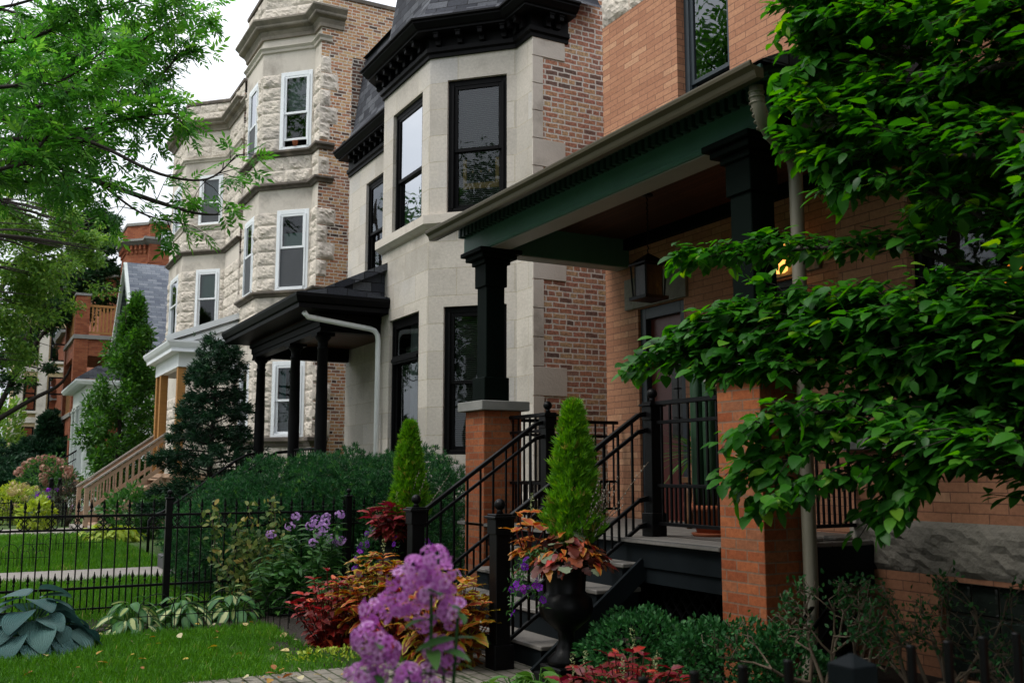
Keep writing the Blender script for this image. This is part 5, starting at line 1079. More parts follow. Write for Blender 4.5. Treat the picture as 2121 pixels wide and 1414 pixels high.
# trees across the street and behind, seen only as reflections and shade
clump_tree('street_tree', 'tall leafy tree across the street', [(-10.5, 4, 0), (-10.5, 4, 4), (-10.3, 4, 9)], [((-8.5+nr.normal()*1.4, 3.5+nr.normal()*2.2, 8.8+nr.normal()*2.2), 1.7) for _ in range(13)], 14000, .2, 'elmleaf')
clump_tree('street_tree', 'second tall leafy tree across the street', [(-10, 46, 0), (-10, 46, 4), (-9.8, 46, 9)], [((-10+nr.normal()*1.8, 49+nr.normal()*4, 11.5+nr.normal()*3), 2.2) for _ in range(15)], 12000, .3, 'elmleaf')
clump_tree('street_tree', 'unseen parkway tree with low crowns added to shade the near garden', [(-1.6, 1.0, 0), (-1.6, .9, 3), (-1.0, .5, 7)], [((x+nr.normal()*.4, y+nr.normal()*.4, 7.2+nr.normal()*.5), 1.5) for x, y in ((-2.2, -4), (-2.2, -2), (-2.2, 0), (0, -4), (0, -2.2), (2.2, -4), (2.2, -2.5), (4.2, -3))]+[((x+nr.normal()*.2, y+nr.normal()*.3, z), 1.0) for x, y, z in ((-2.6, 0, 5), (-2.6, 2, 4.6), (-2.6, 4, 4.6), (-3, 6, 5), (-3.4, 1, 3.2), (-3.4, 3, 3.2), (-3.2, -2, 4), (-2.2, 5, 6.2), (-2.4, 3, 6.4), (-3, .5, 2.2), (-3, 2.2, 2.2), (-3, 3.8, 2.4), (-2.8, -1.2, 2.8))], 34000, .18, 'ashleaf')  # low crowns hang out of view to block light on the near side

clump_tree('street_tree', 'tall parkway tree beyond the left edge', [(-5.5, 21, 0), (-5.5, 21, 5), (-5.5, 21, 12)], [((-5.5+nr.normal()*1.2, 21+nr.normal()*2.5, 11+nr.normal()*2.2), 1.6) for _ in range(12)], 12000, .2, 'ashleaf')
clump_tree('street_tree', 'unseen dense tree added across the street to darken the near garden', [(-9.5, -4, 0), (-9.5, -4, 3), (-9.3, -4, 8)], [((-9+nr.normal()*1.4, -4+nr.normal()*3, 5.5+nr.normal()*2.4), 1.8) for _ in range(15)], 12000, .26, 'elmleaf')  # out of view, put in for its shade on the near right
clump_tree('street_tree', 'broad dense tree across the street opposite the pale limestone house', [(-9.5, 15, 0), (-9.5, 15, 3), (-9.3, 15, 7)], [((-9.5+nr.normal()*1.2, 15+nr.normal()*3, 4.6+nr.normal()*1.8), 1.8) for _ in range(16)], 12000, .26, 'elmleaf')
# slim upright tree
up_ = thing('upright_tree', 'slim upright green tree between the cottage roof and white columns', 'tree', (3.6, 30, 0))
tk = [Vector((3.55, 30, 0)), Vector((3.6, 30, 3)), Vector((3.85, 30, 6.6))]; MB().tube(tk, [.07, .05, .01], 8).build('trunk', 'bark', up_)
P, Xd = [], []
for k in range(112):
    z = .6+5.6*(k+rnd.random())/112; w = .92*min(1, (z/1.6)**.5)*(1 if z < 3.6 else max(.06, 1-(z-3.6)/2.7)); a = rnd.uniform(0, 6.28); rr = w*rnd.uniform(.3, 1.15)
    cx = 3.6+.1*max(0, z-3)
    p, d = ellip(210, (cx+rr*math.cos(a), 30+rr*math.sin(a), z), (.2, .2, .36), .2, .5, k); P.append(p); Xd.append(d)
P = np.concatenate(P); Xd = np.concatenate(Xd)
scatter('crown', 'hornleaf', up_, DIAM, P, unit(Xd+nr.normal(size=P.shape)*.6+UPV*.2), unit(UPV+nr.normal(size=P.shape)*.6), .14*nr.uniform(.6, 1.2, len(P)), np.clip(nr.normal(.5, .25, len(P)), 0, 1))
m = MB()
for k in range(16): a = k*2.4; z = .8+k*.3; m.tube([(3.55+.02*z, 30, z), (3.6+.45*math.cos(a), 30+.45*math.sin(a), z+.7)], [.02, .006], 5)
m.build('branch', 'bark', up_)

# layered dark conifer
con = thing('conifer', 'dark layered conifer in front of the cedar stairs', 'tree', (3.85, 19, 0))
MB().tube([(3.85, 19, 0), (3.88, 19, 1.5), (3.95, 19, 3.9)], [.075, .05, .008], 8).build('trunk', 'bark', con)
m = MB(); P, Xd = [], []
for k in range(92):
    z = .5+3.3*(k/92)**1.0; w = (1.12 if z < 1.5 else 1.12*(1-(z-1.5)/2.75)+.12)*rnd.uniform(.55, 1.1); a = k*2.399+rnd.uniform(-.3, .3)
    b = Vector((3.85+.03*z, 19, z)); e = b+Vector((w*math.cos(a), w*math.sin(a), rnd.uniform(-.12, .16))); mid = b.lerp(e, .5)+Vector((0, 0, .06)); m.tube([b, mid, e], [.018, .011, .004], 5)
    for q in range(int(16+w*60)):
        t = .25+.75*rnd.random()**.7; c = (b.lerp(mid, t*2) if t < .5 else mid.lerp(e, t*2-1)); s = .13*(1.25-t)
        P.append((c.x+rnd.gauss(0, s), c.y+rnd.gauss(0, s), c.z+rnd.gauss(0, .045))); dd = (e-b).normalized(); Xd.append((dd.x+rnd.gauss(0, .5), dd.y+rnd.gauss(0, .5), rnd.gauss(.1, .3)))
m.build('branch', 'bark', con); P = np.array(P); Xd = np.array(Xd)
scatter('foliage', 'coniferleaf', con, TUFT, P, Xd, UPV+nr.normal(size=P.shape)*.4, .13*nr.uniform(.7, 1.25, len(P)), np.clip(nr.normal(.5, .25, len(P)), 0, 1))

# yew hedge behind the fence
bush('yew_hedge', 'big billowing dark yew hedge behind the iron fence', 'hedge',
     [((2.95, 12.2, .55), (.85, 1.1, .72)), ((3.5, 12.6, .75), (.95, 1.0, .84)), ((4.2, 12.3, .85), (.85, 1.0, .84)), ((4.75, 11.6, .85), (.65, .8, .83)), ((3.9, 11.6, .6), (.9, .75, .86)), ((3.1, 11.5, .45), (.75, .65, .62)), ((2.75, 12.9, .5), (.6, .8, .55)), ((4.7, 10.4, .8), (.5, .6, .72)), ((4.3, 11.0, .65), (.7, .7, .75)), ((3.2, 13.4, .6), (.9, .7, .75))],
     44000, .066, 'yewleaf', TUFT, jit=.9, up=.35, shell=.75, rough=.16)
# dark yews and shrubs farther along
bush('dark_yew', 'dark spreading yew at the foot of the pale apartment block', 'shrub', [((2.8, 50, 2.0), (1.2, 1.2, .9)), ((3.0, 50, 3.0), (.45, .5, 1.0)), ((2.6, 50, 1.0), (1.3, 1.3, .9)), ((3.6, 49, 1.8), (.6, .8, .9))], 9000, .28, 'coniferleaf', TUFTF, up=.1)
bush('hedge', 'dark clipped hedge at the left edge behind the pink hydrangea', 'hedge', [((.6, 40, .9), (1.6, 1.4, 1.2)), ((1.2, 38, .6), (.9, .9, .9))], 5000, .2, 'coniferleaf', TUFTF)
bush('shrub', 'bright green shrub at the far left edge of the street', 'shrub', [((1.0, 58, 2.6), (1.5, 1.5, 2.6)), ((.4, 56, 1.6), (1.5, 1.5, 2.0))], 5000, .3, 'locustleaf')
def blooms(o, pts, r, n, mat, size, part='bloom', tm=FLOR, sq=.8):
    """each flower head is a part of its own"""
    for c in pts:
        p, d = ellip(n, c, (r, r, r*sq), .85, .1, rnd.uniform(0, 50)); t = unit(np.cross(d, rdir(len(d))))
        scatter(part, mat, o, tm, p, t, d+nr.normal(size=d.shape)*.15, size*nr.uniform(.8, 1.15, len(p)))
def on_blob(c, r, n, zlo=.1):
    out = []
    while len(out) < n:
        d = rdir(1)[0]
        if d[2] > zlo-.3 and d[1] < .5: out.append(tuple(np.array(c)+d*np.array(r)*1.02))
    return out
o = bush('hydrangea', 'hydrangea shrub covered in dusty pink flower heads', 'shrub', [((2.0, 34, .95), (.85, .85, .85)), ((2.5, 33.6, .8), (.6, .6, .7))], 3500, .11, 'herbleaf')
blooms(o, on_blob((2.0, 34, .95), (.85, .85, .85), 34)+on_blob((2.5, 33.6, .85), (.6, .6, .7), 14), .13, 40, 'hydpink', .075)
o = bush('hydrangea', 'hydrangea shrub with round cream yellow flower heads', 'shrub', [((1.05, 30, .5), (.75, .6, .5))], 2500, .10, 'chartreuse')
blooms(o, on_blob((1.05, 30, .55), (.75, .6, .5), 20), .11, 40, 'hydcream', .06)
bush('shrub', 'low dark purple brown shrub beside the cedar stair post', 'shrub', [((2.25, 28.4, .55), (.35, .35, .6))], 1500, .09, 'darkshrub', DIAMN)
o = bush('perennial_clump', 'grey green perennials with purple coneflowers behind the spear fence', 'plant', [((1.75, 29.2, .4), (.5, .4, .45))], 1200, .11, 'greyleaf', DIAMN)
blooms(o, on_blob((1.9, 29, .5), (.5, .4, .45), 8), .05, 12, 'petunia', .06)
bush('leafy_clump', 'chartreuse leafy clump under the cream hydrangea', 'plant', [((1.45, 26.8, .35), (.35, .3, .35))], 500, .15, 'chartreuse', OVATE, stem=False)
bush('bush', 'rounded green bush at the foot of the cedar stairs', 'shrub', [((3.0, 22.4, .55), (.6, .5, .5)), ((3.6, 22.4, .45), (.5, .4, .5))], 2200, .11, 'herbleaf', OVATE)
bush('hosta', 'chartreuse hosta clump on the lawn edge behind the fence', 'plant', [((2.55, 21.6, .12), (.5, .35, .2))], 260, .2, 'chartreuse', HOSTA, stem=False, outx=False)

# ------------------------------------------------------------------ hostas and garden edge
def hosta(name, label, c, r, n, size, mat, tm, h=.35, group=None):
    o = thing(name, label, 'plant', (c[0], c[1], 0), group); P, X, Z = [], [], []; m = MB()
    for k in range(n):
        a = k*2.399; f = ((k+.5)/n)**.6; rr = r*f*rnd.uniform(.6, .8); z = h*(1.1-f*.95)+rnd.uniform(-.03, .04)
        p = (c[0]+rr*math.cos(a), c[1]+rr*math.sin(a), max(.05, z)); P.append(p); X.append((math.cos(a)+rnd.gauss(0, .27), math.sin(a)+rnd.gauss(0, .27), .15-.8*f+rnd.gauss(0, .1))); Z.append((.75*f*math.cos(a)+rnd.gauss(0, .2), .75*f*math.sin(a)+rnd.gauss(0, .2), 1))
        m.tube([(c[0], c[1], 0), (c[0]+rr*.5*math.cos(a), c[1]+rr*.5*math.sin(a), z*.75), p], .005, 4, False)
    m.build('stem', 'limehosta', o)
    s = scatter('foliage', mat, o, tm, np.array(P), np.array(X), np.array(Z), size*nr.uniform(.7, 1.15, n), None, True)
    sd = s.modifiers.new('sub', 'SUBSURF'); sd.levels = 1; sd.render_levels = 1
    return o
hosta('hosta', 'large blue green hosta with broad ribbed leaves at the left edge of the lawn', (.5, 8.95), .56, 46, .27, 'blueleaf', HEART, .42)
for i, (x, y, nn, lb) in enumerate([(1.32, 9.55, 30, 'variegated cream and green hosta right beside the blue hosta'), (1.78, 9.75, 34, 'variegated hosta at the foot of the fence post'), (2.28, 9.9, 26, 'low variegated hosta farthest right along the fence')]):
    hosta('hosta', lb, (x, y), .36, nn+12, .19, 'varleaf', HOSTA, .27)
hosta('hosta', 'light green hosta at the bottom edge below the black urn', (2.9, 5.35), .42, 40, .2, 'limehosta', HOSTA, .2)
hosta('hosta', 'small light green hosta beside the stair newel', (3.15, 5.5), .3, 26, .17, 'limehosta', HOSTA, .2)
# vine on the fence
vine = thing('vine', 'yellowing leafy vine climbing the iron fence', 'plant', (2.55, 10.5, 0)); P = []; m = MB()
for k in range(16):
    x = rnd.uniform(2.2, 3.0); pts = [(2.75+rnd.gauss(0, .1), 10.5, 0)]; z = 0; tz = rnd.uniform(.5, 1.15)
    while z < tz:
        z += .09; x += rnd.gauss(0, .035); pts.append((x if z > .3 else 2.7+(x-2.7)*z/.3, 10.55+rnd.gauss(0, .03), z))
    m.tube(pts, .004, 4, False); P += [(q[0]+rnd.gauss(0, .05), q[1]-.03+rnd.gauss(0, .05), q[2]+rnd.gauss(0, .03)) for q in pts[2:] for _ in range(6)]
m.build('stem', 'twig', vine); P = np.array(P); n = len(P)
scatter('foliage', 'vineleaf', vine, OVATE, P, nr.normal(size=(n, 3))+[0, -.5, -.3], nr.normal(size=(n, 3))*.5+[0, -.6, .6], nr.uniform(.04, .085, n))
# clump of phlox behind
def stemplant(name, label, c, n, h, spread, leafmat_, leafsize, tm=LANCE, group=None, cat='plant'):
    o = thing(name, label, cat, (c[0], c[1], 0), group); m = MB(); P, X = [], []; tops = []
    for k in range(n):
        a = rnd.uniform(0, 6.28); rr = spread*rnd.random()**.5; hh = h*rnd.uniform(.72, 1.05); b = Vector((c[0]+rr*.4*math.cos(a), c[1]+rr*.4*math.sin(a), 0)); t = Vector((c[0]+rr*math.cos(a), c[1]+rr*math.sin(a), hh)); m.tube([b, b.lerp(t, .5)+Vector((0, 0, .03)), t], [.006, .005, .003], 5, False); tops.append(t)
        z = .12
        while z < .97:
            q = b.lerp(t, z); a2 = rnd.uniform(0, 6.28)
            for s in (0, math.pi): P.append(tuple(q)); X.append((math.cos(a2+s), math.sin(a2+s), rnd.uniform(-.4, .4)))
            z += .05
    m.build('stem', 'herbleaf', o); P = np.array(P); X = np.array(X)
    scatter('foliage', leafmat_, o, tm, P, X, UPV+nr.normal(size=P.shape)*.4, leafsize*nr.uniform(.7, 1.2, len(P)))
    return o, tops
o, tops = stemplant('phlox', 'phlox with small pink flower clusters in front of the yew hedge', (3.0, 9.9), 20, .92, .42, 'herbleaf', .13)
blooms(o, [tuple(t+Vector((0, 0, .02))) for t in tops[:15]], .055, 26, 'phloxfar', .03)
stemplant('perennial_clump', 'tall narrow leaved perennials between the vine and the phlox', (2.75, 9.95), 18, .6, .3, 'herbleaf', .15)
stemplant('perennial_clump', 'low leafy perennials at the fence foot right of the hostas', (3.25, 9.3), 18, .4, .4, 'herbleaf', .12)

# ------------------------------------------------------------------ coleus
def coleus(name, label, c, r, h, n, mats, size=.13, spikes=0, group=None, zb=0.):
    o = thing(name, label, 'plant', (c[0], c[1], zb), group); m = MB(); buckets = [([], [], []) for _ in mats]; sp = []
    for k in range(n):
        a = k*2.399; f = ((k+.5)/n)**.5; rr = r*f; hh = h*(1-.45*f*f)*rnd.uniform(.8, 1.08); tip = Vector((c[0]+rr*math.cos(a), c[1]+rr*math.sin(a), zb+hh)); b = Vector((c[0]+rr*.3*math.cos(a), c[1]+rr*.3*math.sin(a), zb))
        m.tube([b, b.lerp(tip, .6), tip], [.006, .005, .003], 5, False); B = buckets[rnd.choices(range(len(mats)), [w for _, w in mats])[0]]
        for t in range(8):
            q = b.lerp(tip, max(.12, 1-t*.085/max(.2, hh))); a0 = t*1.57+k
            for s in (0, math.pi):
                B[0].append(tuple(q)); B[1].append((math.cos(a0+s), math.sin(a0+s), (.45 if t == 0 else .05-.05*t)+rnd.gauss(0, .18))); B[2].append((rnd.gauss(0, .28), rnd.gauss(0, .28), 1))
        if spikes and k % max(1, n//spikes) == 0: sp.append(tip)
    m.build('stem', 'redcoleus', o)
    for (mt, _), B in zip(mats, buckets):
        if B[0]: scatter('foliage', mt, o, COLEUS, np.array(B[0]), np.array(B[1]), np.array(B[2]), size*nr.uniform(.55, 1.15, len(B[0])), None, True)
    for t in sp:
        p = np.array([tuple(t+Vector((rnd.gauss(0, .006), rnd.gauss(0, .006), .01+.12*i/40))) for i in range(40)]); scatter('flower_spike', 'seedhead', o, DIAM, p, rdir(40)+UPV*.5, rdir(40), .014)
    return o
coleus('coleus', 'bushy dark red coleus at the left end of the flower bed', (2.66, 8.0), .36, .56, 46, [('redcoleus', 1)], .105, 2)
coleus('coleus', 'tall orange topped coleus with gold edged leaves in the middle of the bed', (2.95, 7.75), .36, .72, 44, [('goldcoleus', .7), ('orangecoleus', .3)], .15, 2)
coleus('coleus', 'gold edged coleus beside the lower stair newel', (3.12, 6.78), .38, .66, 52, [('goldcoleus', .75), ('orangecoleus', .25)], .15)
coleus('coleus', 'deep burgundy coleus behind the mauve phlox', (3.0, 7.3), .3, .55, 26, [('redcoleus', .6), ('goldcoleus', .4)], .13)
coleus('coleus', 'crimson coleus with pale flower spikes at the bottom edge', (3.15, 4.55), .42, .42, 60, [('pinkcoleus', .75), ('redcoleus', .25)], .10, 6)

# ------------------------------------------------------------------ urns
def urn(x, y, label):
    o = thing('garden_urn', label, 'urn', (x, y, 0), 'black urns flanking the stairs')
    MB().box(x-.16, x+.16, y-.16, y+.16, 0, .10).box(x-.13, x+.13, y-.13, y+.13, .10, .15).build('plinth', 'iron', o, .008)
    MB().lathe([(.12, .15), (.125, .19), (.07, .24), (.052, .30), (.055, .36), (.10, .40), (.155, .45), (.172, .51), (.165, .57), (.135, .605), (.128, .62), (.135, .72), (.15, .79), (.175, .81), (.178, .83), (.155, .83), (.14, .78)], (x, y, 0), 40, ripple=(5, 9, .045)).build('bowl', 'iron', o)
    MB().lathe([(.14, .79), (.02, .80)], (x, y, 0), 16).build('soil', 'soil', o)
    return o
def thuja(x, y, z0, h, r, label):
    o = thing('cypress_topiary', label, 'shrub', (x, y, z0), 'lime green cypresses in the urns')
    MB().tube([(x, y, z0-.05), (x, y, z0+h*.9)], [.014, .004], 6).build('trunk', 'bark', o); n = 4600
    t = nr.random(n)**.8; a = nr.random(n)*6.283; w = r*np.minimum(1, (t/.18+.25))*(1-t)**.62*1.1; lump = np.array([noise.noise(Vector((math.cos(b)*2.4, math.sin(b)*2.4, q*7)))+.6*noise.noise(Vector((math.cos(b)*5, math.sin(b)*5, q*16))) for b, q in zip(a, t)])
    w = w*(1+.5*lump)*(.4+.66*nr.random(n)**.6)
    P = np.stack([x+w*np.cos(a), y+w*np.sin(a), z0+t*h], 1); D = np.stack([np.cos(a)*.55, np.sin(a)*.55, np.full(n, .8)], 1)+nr.normal(size=(n, 3))*.22
    scatter('foliage', 'limeleaf', o, TUFTT, P, D, rdir(n), .06*nr.uniform(.6, 1.3, n), np.clip(nr.normal(.5, .25, n), 0, 1)); return o
TUFTT = tmpl_tuft(5, .10, .5, 8)
def twigs(x, y, z0, label, n, lean, seed):
    rg = random.Random(seed); o = thing('willow_twigs', label, 'twigs', (x, y, z0), 'bare budded twigs in the urns'); m = MB(); ck = MB()
    for k in range(n):
        e = Vector((x+lean[0]*rg.uniform(.1, 1)+rg.gauss(0, .05), y+lean[1]*rg.uniform(.1, 1)+rg.gauss(0, .05), z0+rg.uniform(.3, .62))); b = Vector((x+rg.gauss(0, .03), y+rg.gauss(0, .03), z0)); md = b.lerp(e, .5)+Vector((rg.gauss(0, .02), rg.gauss(0, .02), .02)); m.tube([b, md, e], [.0035, .0028, .0015], 4, False)
        for q in range(14): t = .25+.75*q/14; c = (b.lerp(md, t*2) if t < .5 else md.lerp(e, t*2-1)); ck.ball((c.x+rg.gauss(0, .005), c.y+rg.gauss(0, .005), c.z), .0048, 5, 4, 1.4)
    m.build('twig', 'twig', o); ck.build('bud', 'catkin', o)
def trailing(x, y, z, label, side, n, seed):
    rg = random.Random(seed); o = thing('petunia', label, 'plant', (x, y, z), 'purple petunias trailing from the urns'); m = MB(); P = []; F = []
    for k in range(n):
        L = rg.uniform(.15, .45); a = side+rg.gauss(0, .8); pts = [Vector((x, y, z)), Vector((x+.16*math.cos(a), y+.16*math.sin(a), z+.03)), Vector((x+(.2+L*.25)*math.cos(a), y+(.2+L*.25)*math.sin(a), z-L*.5)), Vector((x+(.2+L*.3)*math.cos(a)+rg.gauss(0, .03), y+(.2+L*.3)*math.sin(a), z-L))]
        sp = smooth_path(pts, 4); m.tube(sp, .0025, 4, False); P += [tuple(q+Vector((rg.gauss(0, .02), rg.gauss(0, .02), rg.gauss(0, .015)))) for q in sp[3:] for _ in range(4)]; F += [sp[rg.randint(5, len(sp)-1)] for _ in range(2)]
    m.build('stem', 'herbleaf', o); P = np.array(P); scatter('foliage', 'herbleaf', o, LANCE, P, rdir(len(P)), rdir(len(P))+UPV, .035*nr.uniform(.7, 1.3, len(P)))
    for f in F:
        d = unit(np.array([-.4+rg.gauss(0, .4), -.7+rg.gauss(0, .4), rg.gauss(.2, .3)])); scatter('flower', 'petunia', o, FLOR, np.array([tuple(f+Vector((-.01, -.02, .01)))]), np.array([np.cross(d, UPV)]), np.array([d]), rg.uniform(.045, .06))
def heuch(x, y, z, r, label, n, mats):
    o = thing('bedding_plant', label, 'plant', (x, y, z)); bk = {}; m = MB()
    for k in range(n):
        a = rnd.uniform(0, 6.28); f = rnd.random()**.5; rr = r*f; q = (x+rr*math.cos(a), y+rr*math.sin(a), z+.2*(1-f*f)*rnd.uniform(.4, 1)-.08*f); b = bk.setdefault(rnd.choice(mats), ([], [], [])); b[0].append(q); b[1].append((math.cos(a)+rnd.gauss(0, .4), math.sin(a)+rnd.gauss(0, .4), -.35*f+rnd.gauss(0, .2))); b[2].append((.5*f*math.cos(a)+rnd.gauss(0, .2), .5*f*math.sin(a)+rnd.gauss(0, .2), 1)); m.tube([(x, y, z-.05), q], .0025, 4, False)
    m.build('stem', 'heuchera', o)
    for mt, b in bk.items(): scatter('foliage', mt, o, LOBED if mt == 'heuchera' else COLEUS, np.array(b[0]), np.array(b[1]), np.array(b[2]), .095*nr.uniform(.6, 1.2, len(b[0])), None, True)
U1, U2 = (3.5, 5.75), (3.5, 8.8)
urn(*U1, 'black fluted urn nearest the camera, right of the lower stair newel'); urn(*U2, 'black fluted urn behind the lower newel post, on the far side of the stairs')
thuja(U1[0]+.08, U1[1]+.02, .86, .98, .165, 'lime green cypress in the near urn'); thuja(U2[0]+.14, U2[1], .86, .98, .155, 'lime green cypress in the far urn')
heuch(U1[0], U1[1]-.03, .86, .27, 'bronze and silver heuchera with orange leaves spilling over the near urn', 190, ['heuchera', 'heuchera', 'orangecoleus', 'redcoleus'])
coleus('coleus', 'orange coleus sprig with a pale flower spike leaning out of the near urn', (U1[0]-.2, U1[1]+.16), .12, .26, 7, [('orangecoleus', .7), ('pinkcoleus', .3)], .11, 1, zb=.86)
coleus('coleus', 'bright crimson coleus filling the far urn', (U2[0]-.05, U2[1]-.08), .26, .26, 30, [('pinkcoleus', .95), ('orangecoleus', .05)], .14, 1, zb=.84)
trailing(U1[0]-.06, U1[1]+.05, .85, 'purple petunias trailing over the left side of the near urn', 2.6, 9, 4); trailing(U2[0]-.05, U2[1], .85, 'purple petunias trailing over the left side of the far urn', 2.2, 12, 5)
trailing(U2[0]+.05, U2[1]-.05, .85, 'purple petunias hanging between the far urn and the stair rail', -.9, 5, 9)
twigs(U1[0]+.06, U1[1]-.02, .86, 'bare budded twigs leaning right from the near urn', 11, (.34, -.3), 3); twigs(U2[0]+.1, U2[1]-.04, .86, 'bare budded twigs leaning right from the far urn', 7, (.3, -.3), 6)

# ------------------------------------------------------------------ foreground phlox
ph = thing('phlox', 'large mauve phlox in bloom in the foreground', 'plant', (.86, 2.02, 0))
for grp in PHX:
    for c in grp:
        r = .034
        p, d = ellip(26, (c[0], c[1]+.02, c[2]), (r, r, r*.95), .93, .1, rnd.uniform(0, 50)); t = unit(np.cross(d, rdir(len(d))))
        scatter('flower_cluster', 'phlox', ph, FLOR, p, t, d*1.0+nr.normal(size=d.shape)*.1+[-.1, -.25, .05], .0255*nr.uniform(.85, 1.15, len(p)))
m = MB(); P, X = [], []
for c in (PHX[0][3], PHX[0][4], PHX[1][0], PHX[2][0], PHX[3][0], PHX[3][1]):
    b = Vector((.88+rnd.gauss(0, .05), 2.05+rnd.gauss(0, .04), 0)); t = Vector(c); m.tube([b, b.lerp(t, .6), t], [.006, .005, .0035], 6, False)
    for k in range(12):
        q = b.lerp(t, .45+.05*k); a = k*1.57+rnd.gauss(0, .2)
        for s in (0, math.pi): P.append(tuple(q)); X.append((math.cos(a+s), math.sin(a+s), rnd.uniform(-.1, .35)))
m.build('stem', 'herbleaf', ph); P = np.array(P); X = np.array(X)
scatter('foliage', 'herbleaf', ph, tmpl_leaf(.34, .1, .3, (0, .2, .5, .8, 1), (.2, .9, 1, .6, 0)), P, X, UPV+nr.normal(size=P.shape)*.25, .085*nr.uniform(.7, 1.15, len(P)), None, True)

# ------------------------------------------------------------------ shrubs by the porch
bush('boxwood_hedge', 'low clipped boxwood hedge in front of the brick pier', 'hedge', [((3.72, 5.2, .25), (.34, .42, .29)), ((3.95, 4.75, .25), (.34, .42, .28)), ((4.12, 4.4, .24), (.26, .3, .26))], 11000, .034, 'boxleaf', OVATE, rough=.2, shell=.7, up=.3)
def leggy(c, h, r, label, seed, nl):
    rg = random.Random(seed); o = thing('pruned_shrub', label, 'shrub', (c[0], c[1], 0)); m = MB(); P = []
    def grow(p, d, L, rad, dep):
        e = p+d*L; md = p.lerp(e, .5)+Vector((rg.gauss(0, .02), rg.gauss(0, .02), rg.gauss(0, .02))); m.tube([p, md, e], [rad, rad*.85, rad*.7], 6, dep == 0 or rad < .006)
        if dep >= 2:
            for k in range(nl): P.append(tuple(p.lerp(e, rg.uniform(.2, 1.05))+Vector((rg.gauss(0, .022), rg.gauss(0, .022), rg.gauss(0, .022)))))
        if dep < 4:
            for k in range(rg.choice((2, 2, 3))): grow(e, (d+Vector((rg.gauss(0, .55), rg.gauss(0, .55), rg.gauss(.1, .4)))).normalized(), L*rg.uniform(.6, .85), rad*.62, dep+1)
    for k in range(4): a = k*1.57+rg.random(); grow(Vector((c[0]+.03*math.cos(a), c[1]+.03*math.sin(a), 0)), Vector((r*.8*math.cos(a), r*.8*math.sin(a), 1)).normalized(), h*.33, .018, 0)
    m.build('branch', 'twig', o); P = np.array(P); scatter('foliage', 'boxleaf', o, OVATE, P, rdir(len(P))+UPV*.4, rdir(len(P))+UPV, .028*nr.uniform(.7, 1.3, len(P)))
leggy((4.15, 4.02), .92, .55, 'bare cut back shrub in front of the tan downspout', 3, 5); leggy((4.55, 3.75), .92, .5, 'bare cut back shrub left of the glass block window', 8, 4); leggy((4.8, 3.25), .85, .55, 'bare cut back shrub in front of the glass block window', 14, 2); leggy((4.6, 2.9), .7, .5, 'bare cut back shrub at the right edge', 19, 2)
# fern
fe = thing('fern', 'silvery painted fern in front of the boxwood hedge', 'plant', (3.5, 4.72, 0)); P, X, Z, Sz = [], [], [], []
for k in range(15):
    a = k*2.4; L = rnd.uniform(.3, .45)
    for q in range(26):
        t = (q+1)/26; c = Vector((3.5+L*t*math.cos(a), 4.72+L*t*math.sin(a), .05+.42*t-.3*t*t)); d = Vector((math.cos(a), math.sin(a), 0)); s = d.cross(Vector((0, 0, 1)))
        for sg_ in (1, -1): P.append(tuple(c)); X.append(tuple(s*sg_+d*.5-Vector((0, 0, .15)))); Z.append((0, 0, 1)); Sz.append(.085*math.sin(math.pi*min(1, .2+t*.85))+.01)
scatter('foliage', 'fern', fe, DIAMN, np.array(P), np.array(X), np.array(Z), np.array(Sz))
# porch plants
cp = thing('potted_cactus', 'tall columnar cactus in a terracotta pot behind the porch railing', 'plant', (5.12, 6.22, .9)); pot(cp, 5.12, 6.22, .9, .15, .24)
m = MB()
for dx, dy, h, r in ((0, 0, 1.45, .06), (.08, -.05, 1.2, .05), (-.06, .07, 1.6, .055), (.05, .09, 1.0, .045)):
    m.lathe([(r*.8, .2), (r, .4), (r*1.05, h*.6), (r, h*.9), (r*.6, h*.98), (.01, h)], (5.12+dx, 6.22+dy, .9), 12, ripple=(0, 4, -.3))
m.build('stem', 'cactus', cp)
cp = thing('potted_cactus', 'branching cactus standing behind the left stair newel', 'plant', (5.05, 8.35, .9)); pot(cp, 5.05, 8.35, .9, .13, .2)
m = MB()
for dx, dy, h, r in ((0, 0, .95, .05), (.1, -.09, .62, .042), (-.08, .08, .72, .042)): m.lathe([(r*.8, .15), (r, .3), (r*1.05, h*.6), (r, h*.9), (r*.6, h*.98), (.01, h)], (5.05+dx, 8.35+dy, .9), 12, ripple=(0, 4, -.3))
m.build('stem', 'cactus', cp)
yu = thing('potted_yucca', 'potted yucca with spiky crown behind the porch railing', 'plant', (5.85, 7.25, .9)); pot(yu, 5.85, 7.25, .9, .14, .22)
MB().tube([(5.85, 7.25, 1.1), (5.85, 7.25, 1.55)], [.04, .03], 8).build('stem', 'twig', yu)
n = 46; a = nr.random(n)*6.28; P = np.tile([5.85, 7.25, 1.55], (n, 1)); X = np.stack([np.cos(a), np.sin(a), nr.uniform(-.5, 1.3, n)], 1)
scatter('foliage', 'herbleaf', yu, tmpl_leaf(.07, .1, .35), P, X, UPV+nr.normal(size=P.shape)*.2, .5*nr.uniform(.7, 1.1, n))
be = thing('wooden_chair', 'carved dark wooden chair on the porch behind the railing', 'chair', (5.75, 6.9, .9))
bx('seat', 'wood', be, 5.55, 6.0, 6.65, 7.15, 1.30, 1.35)
m = MB(); m.box(5.95, 6.0, 6.65, 7.15, 1.35, 1.9).box(5.95, 6.01, 6.7, 7.1, 1.9, 1.97); m.build('backrest', 'wood', be, .02)
for x in (5.6, 5.95):
    for y in (6.7, 7.1): MB().lathe([(.025, 0), (.035, .12), (.02, .2), (.03, .3), (.025, .4)], (x, y, .9), 10).build('leg', 'wood', be)
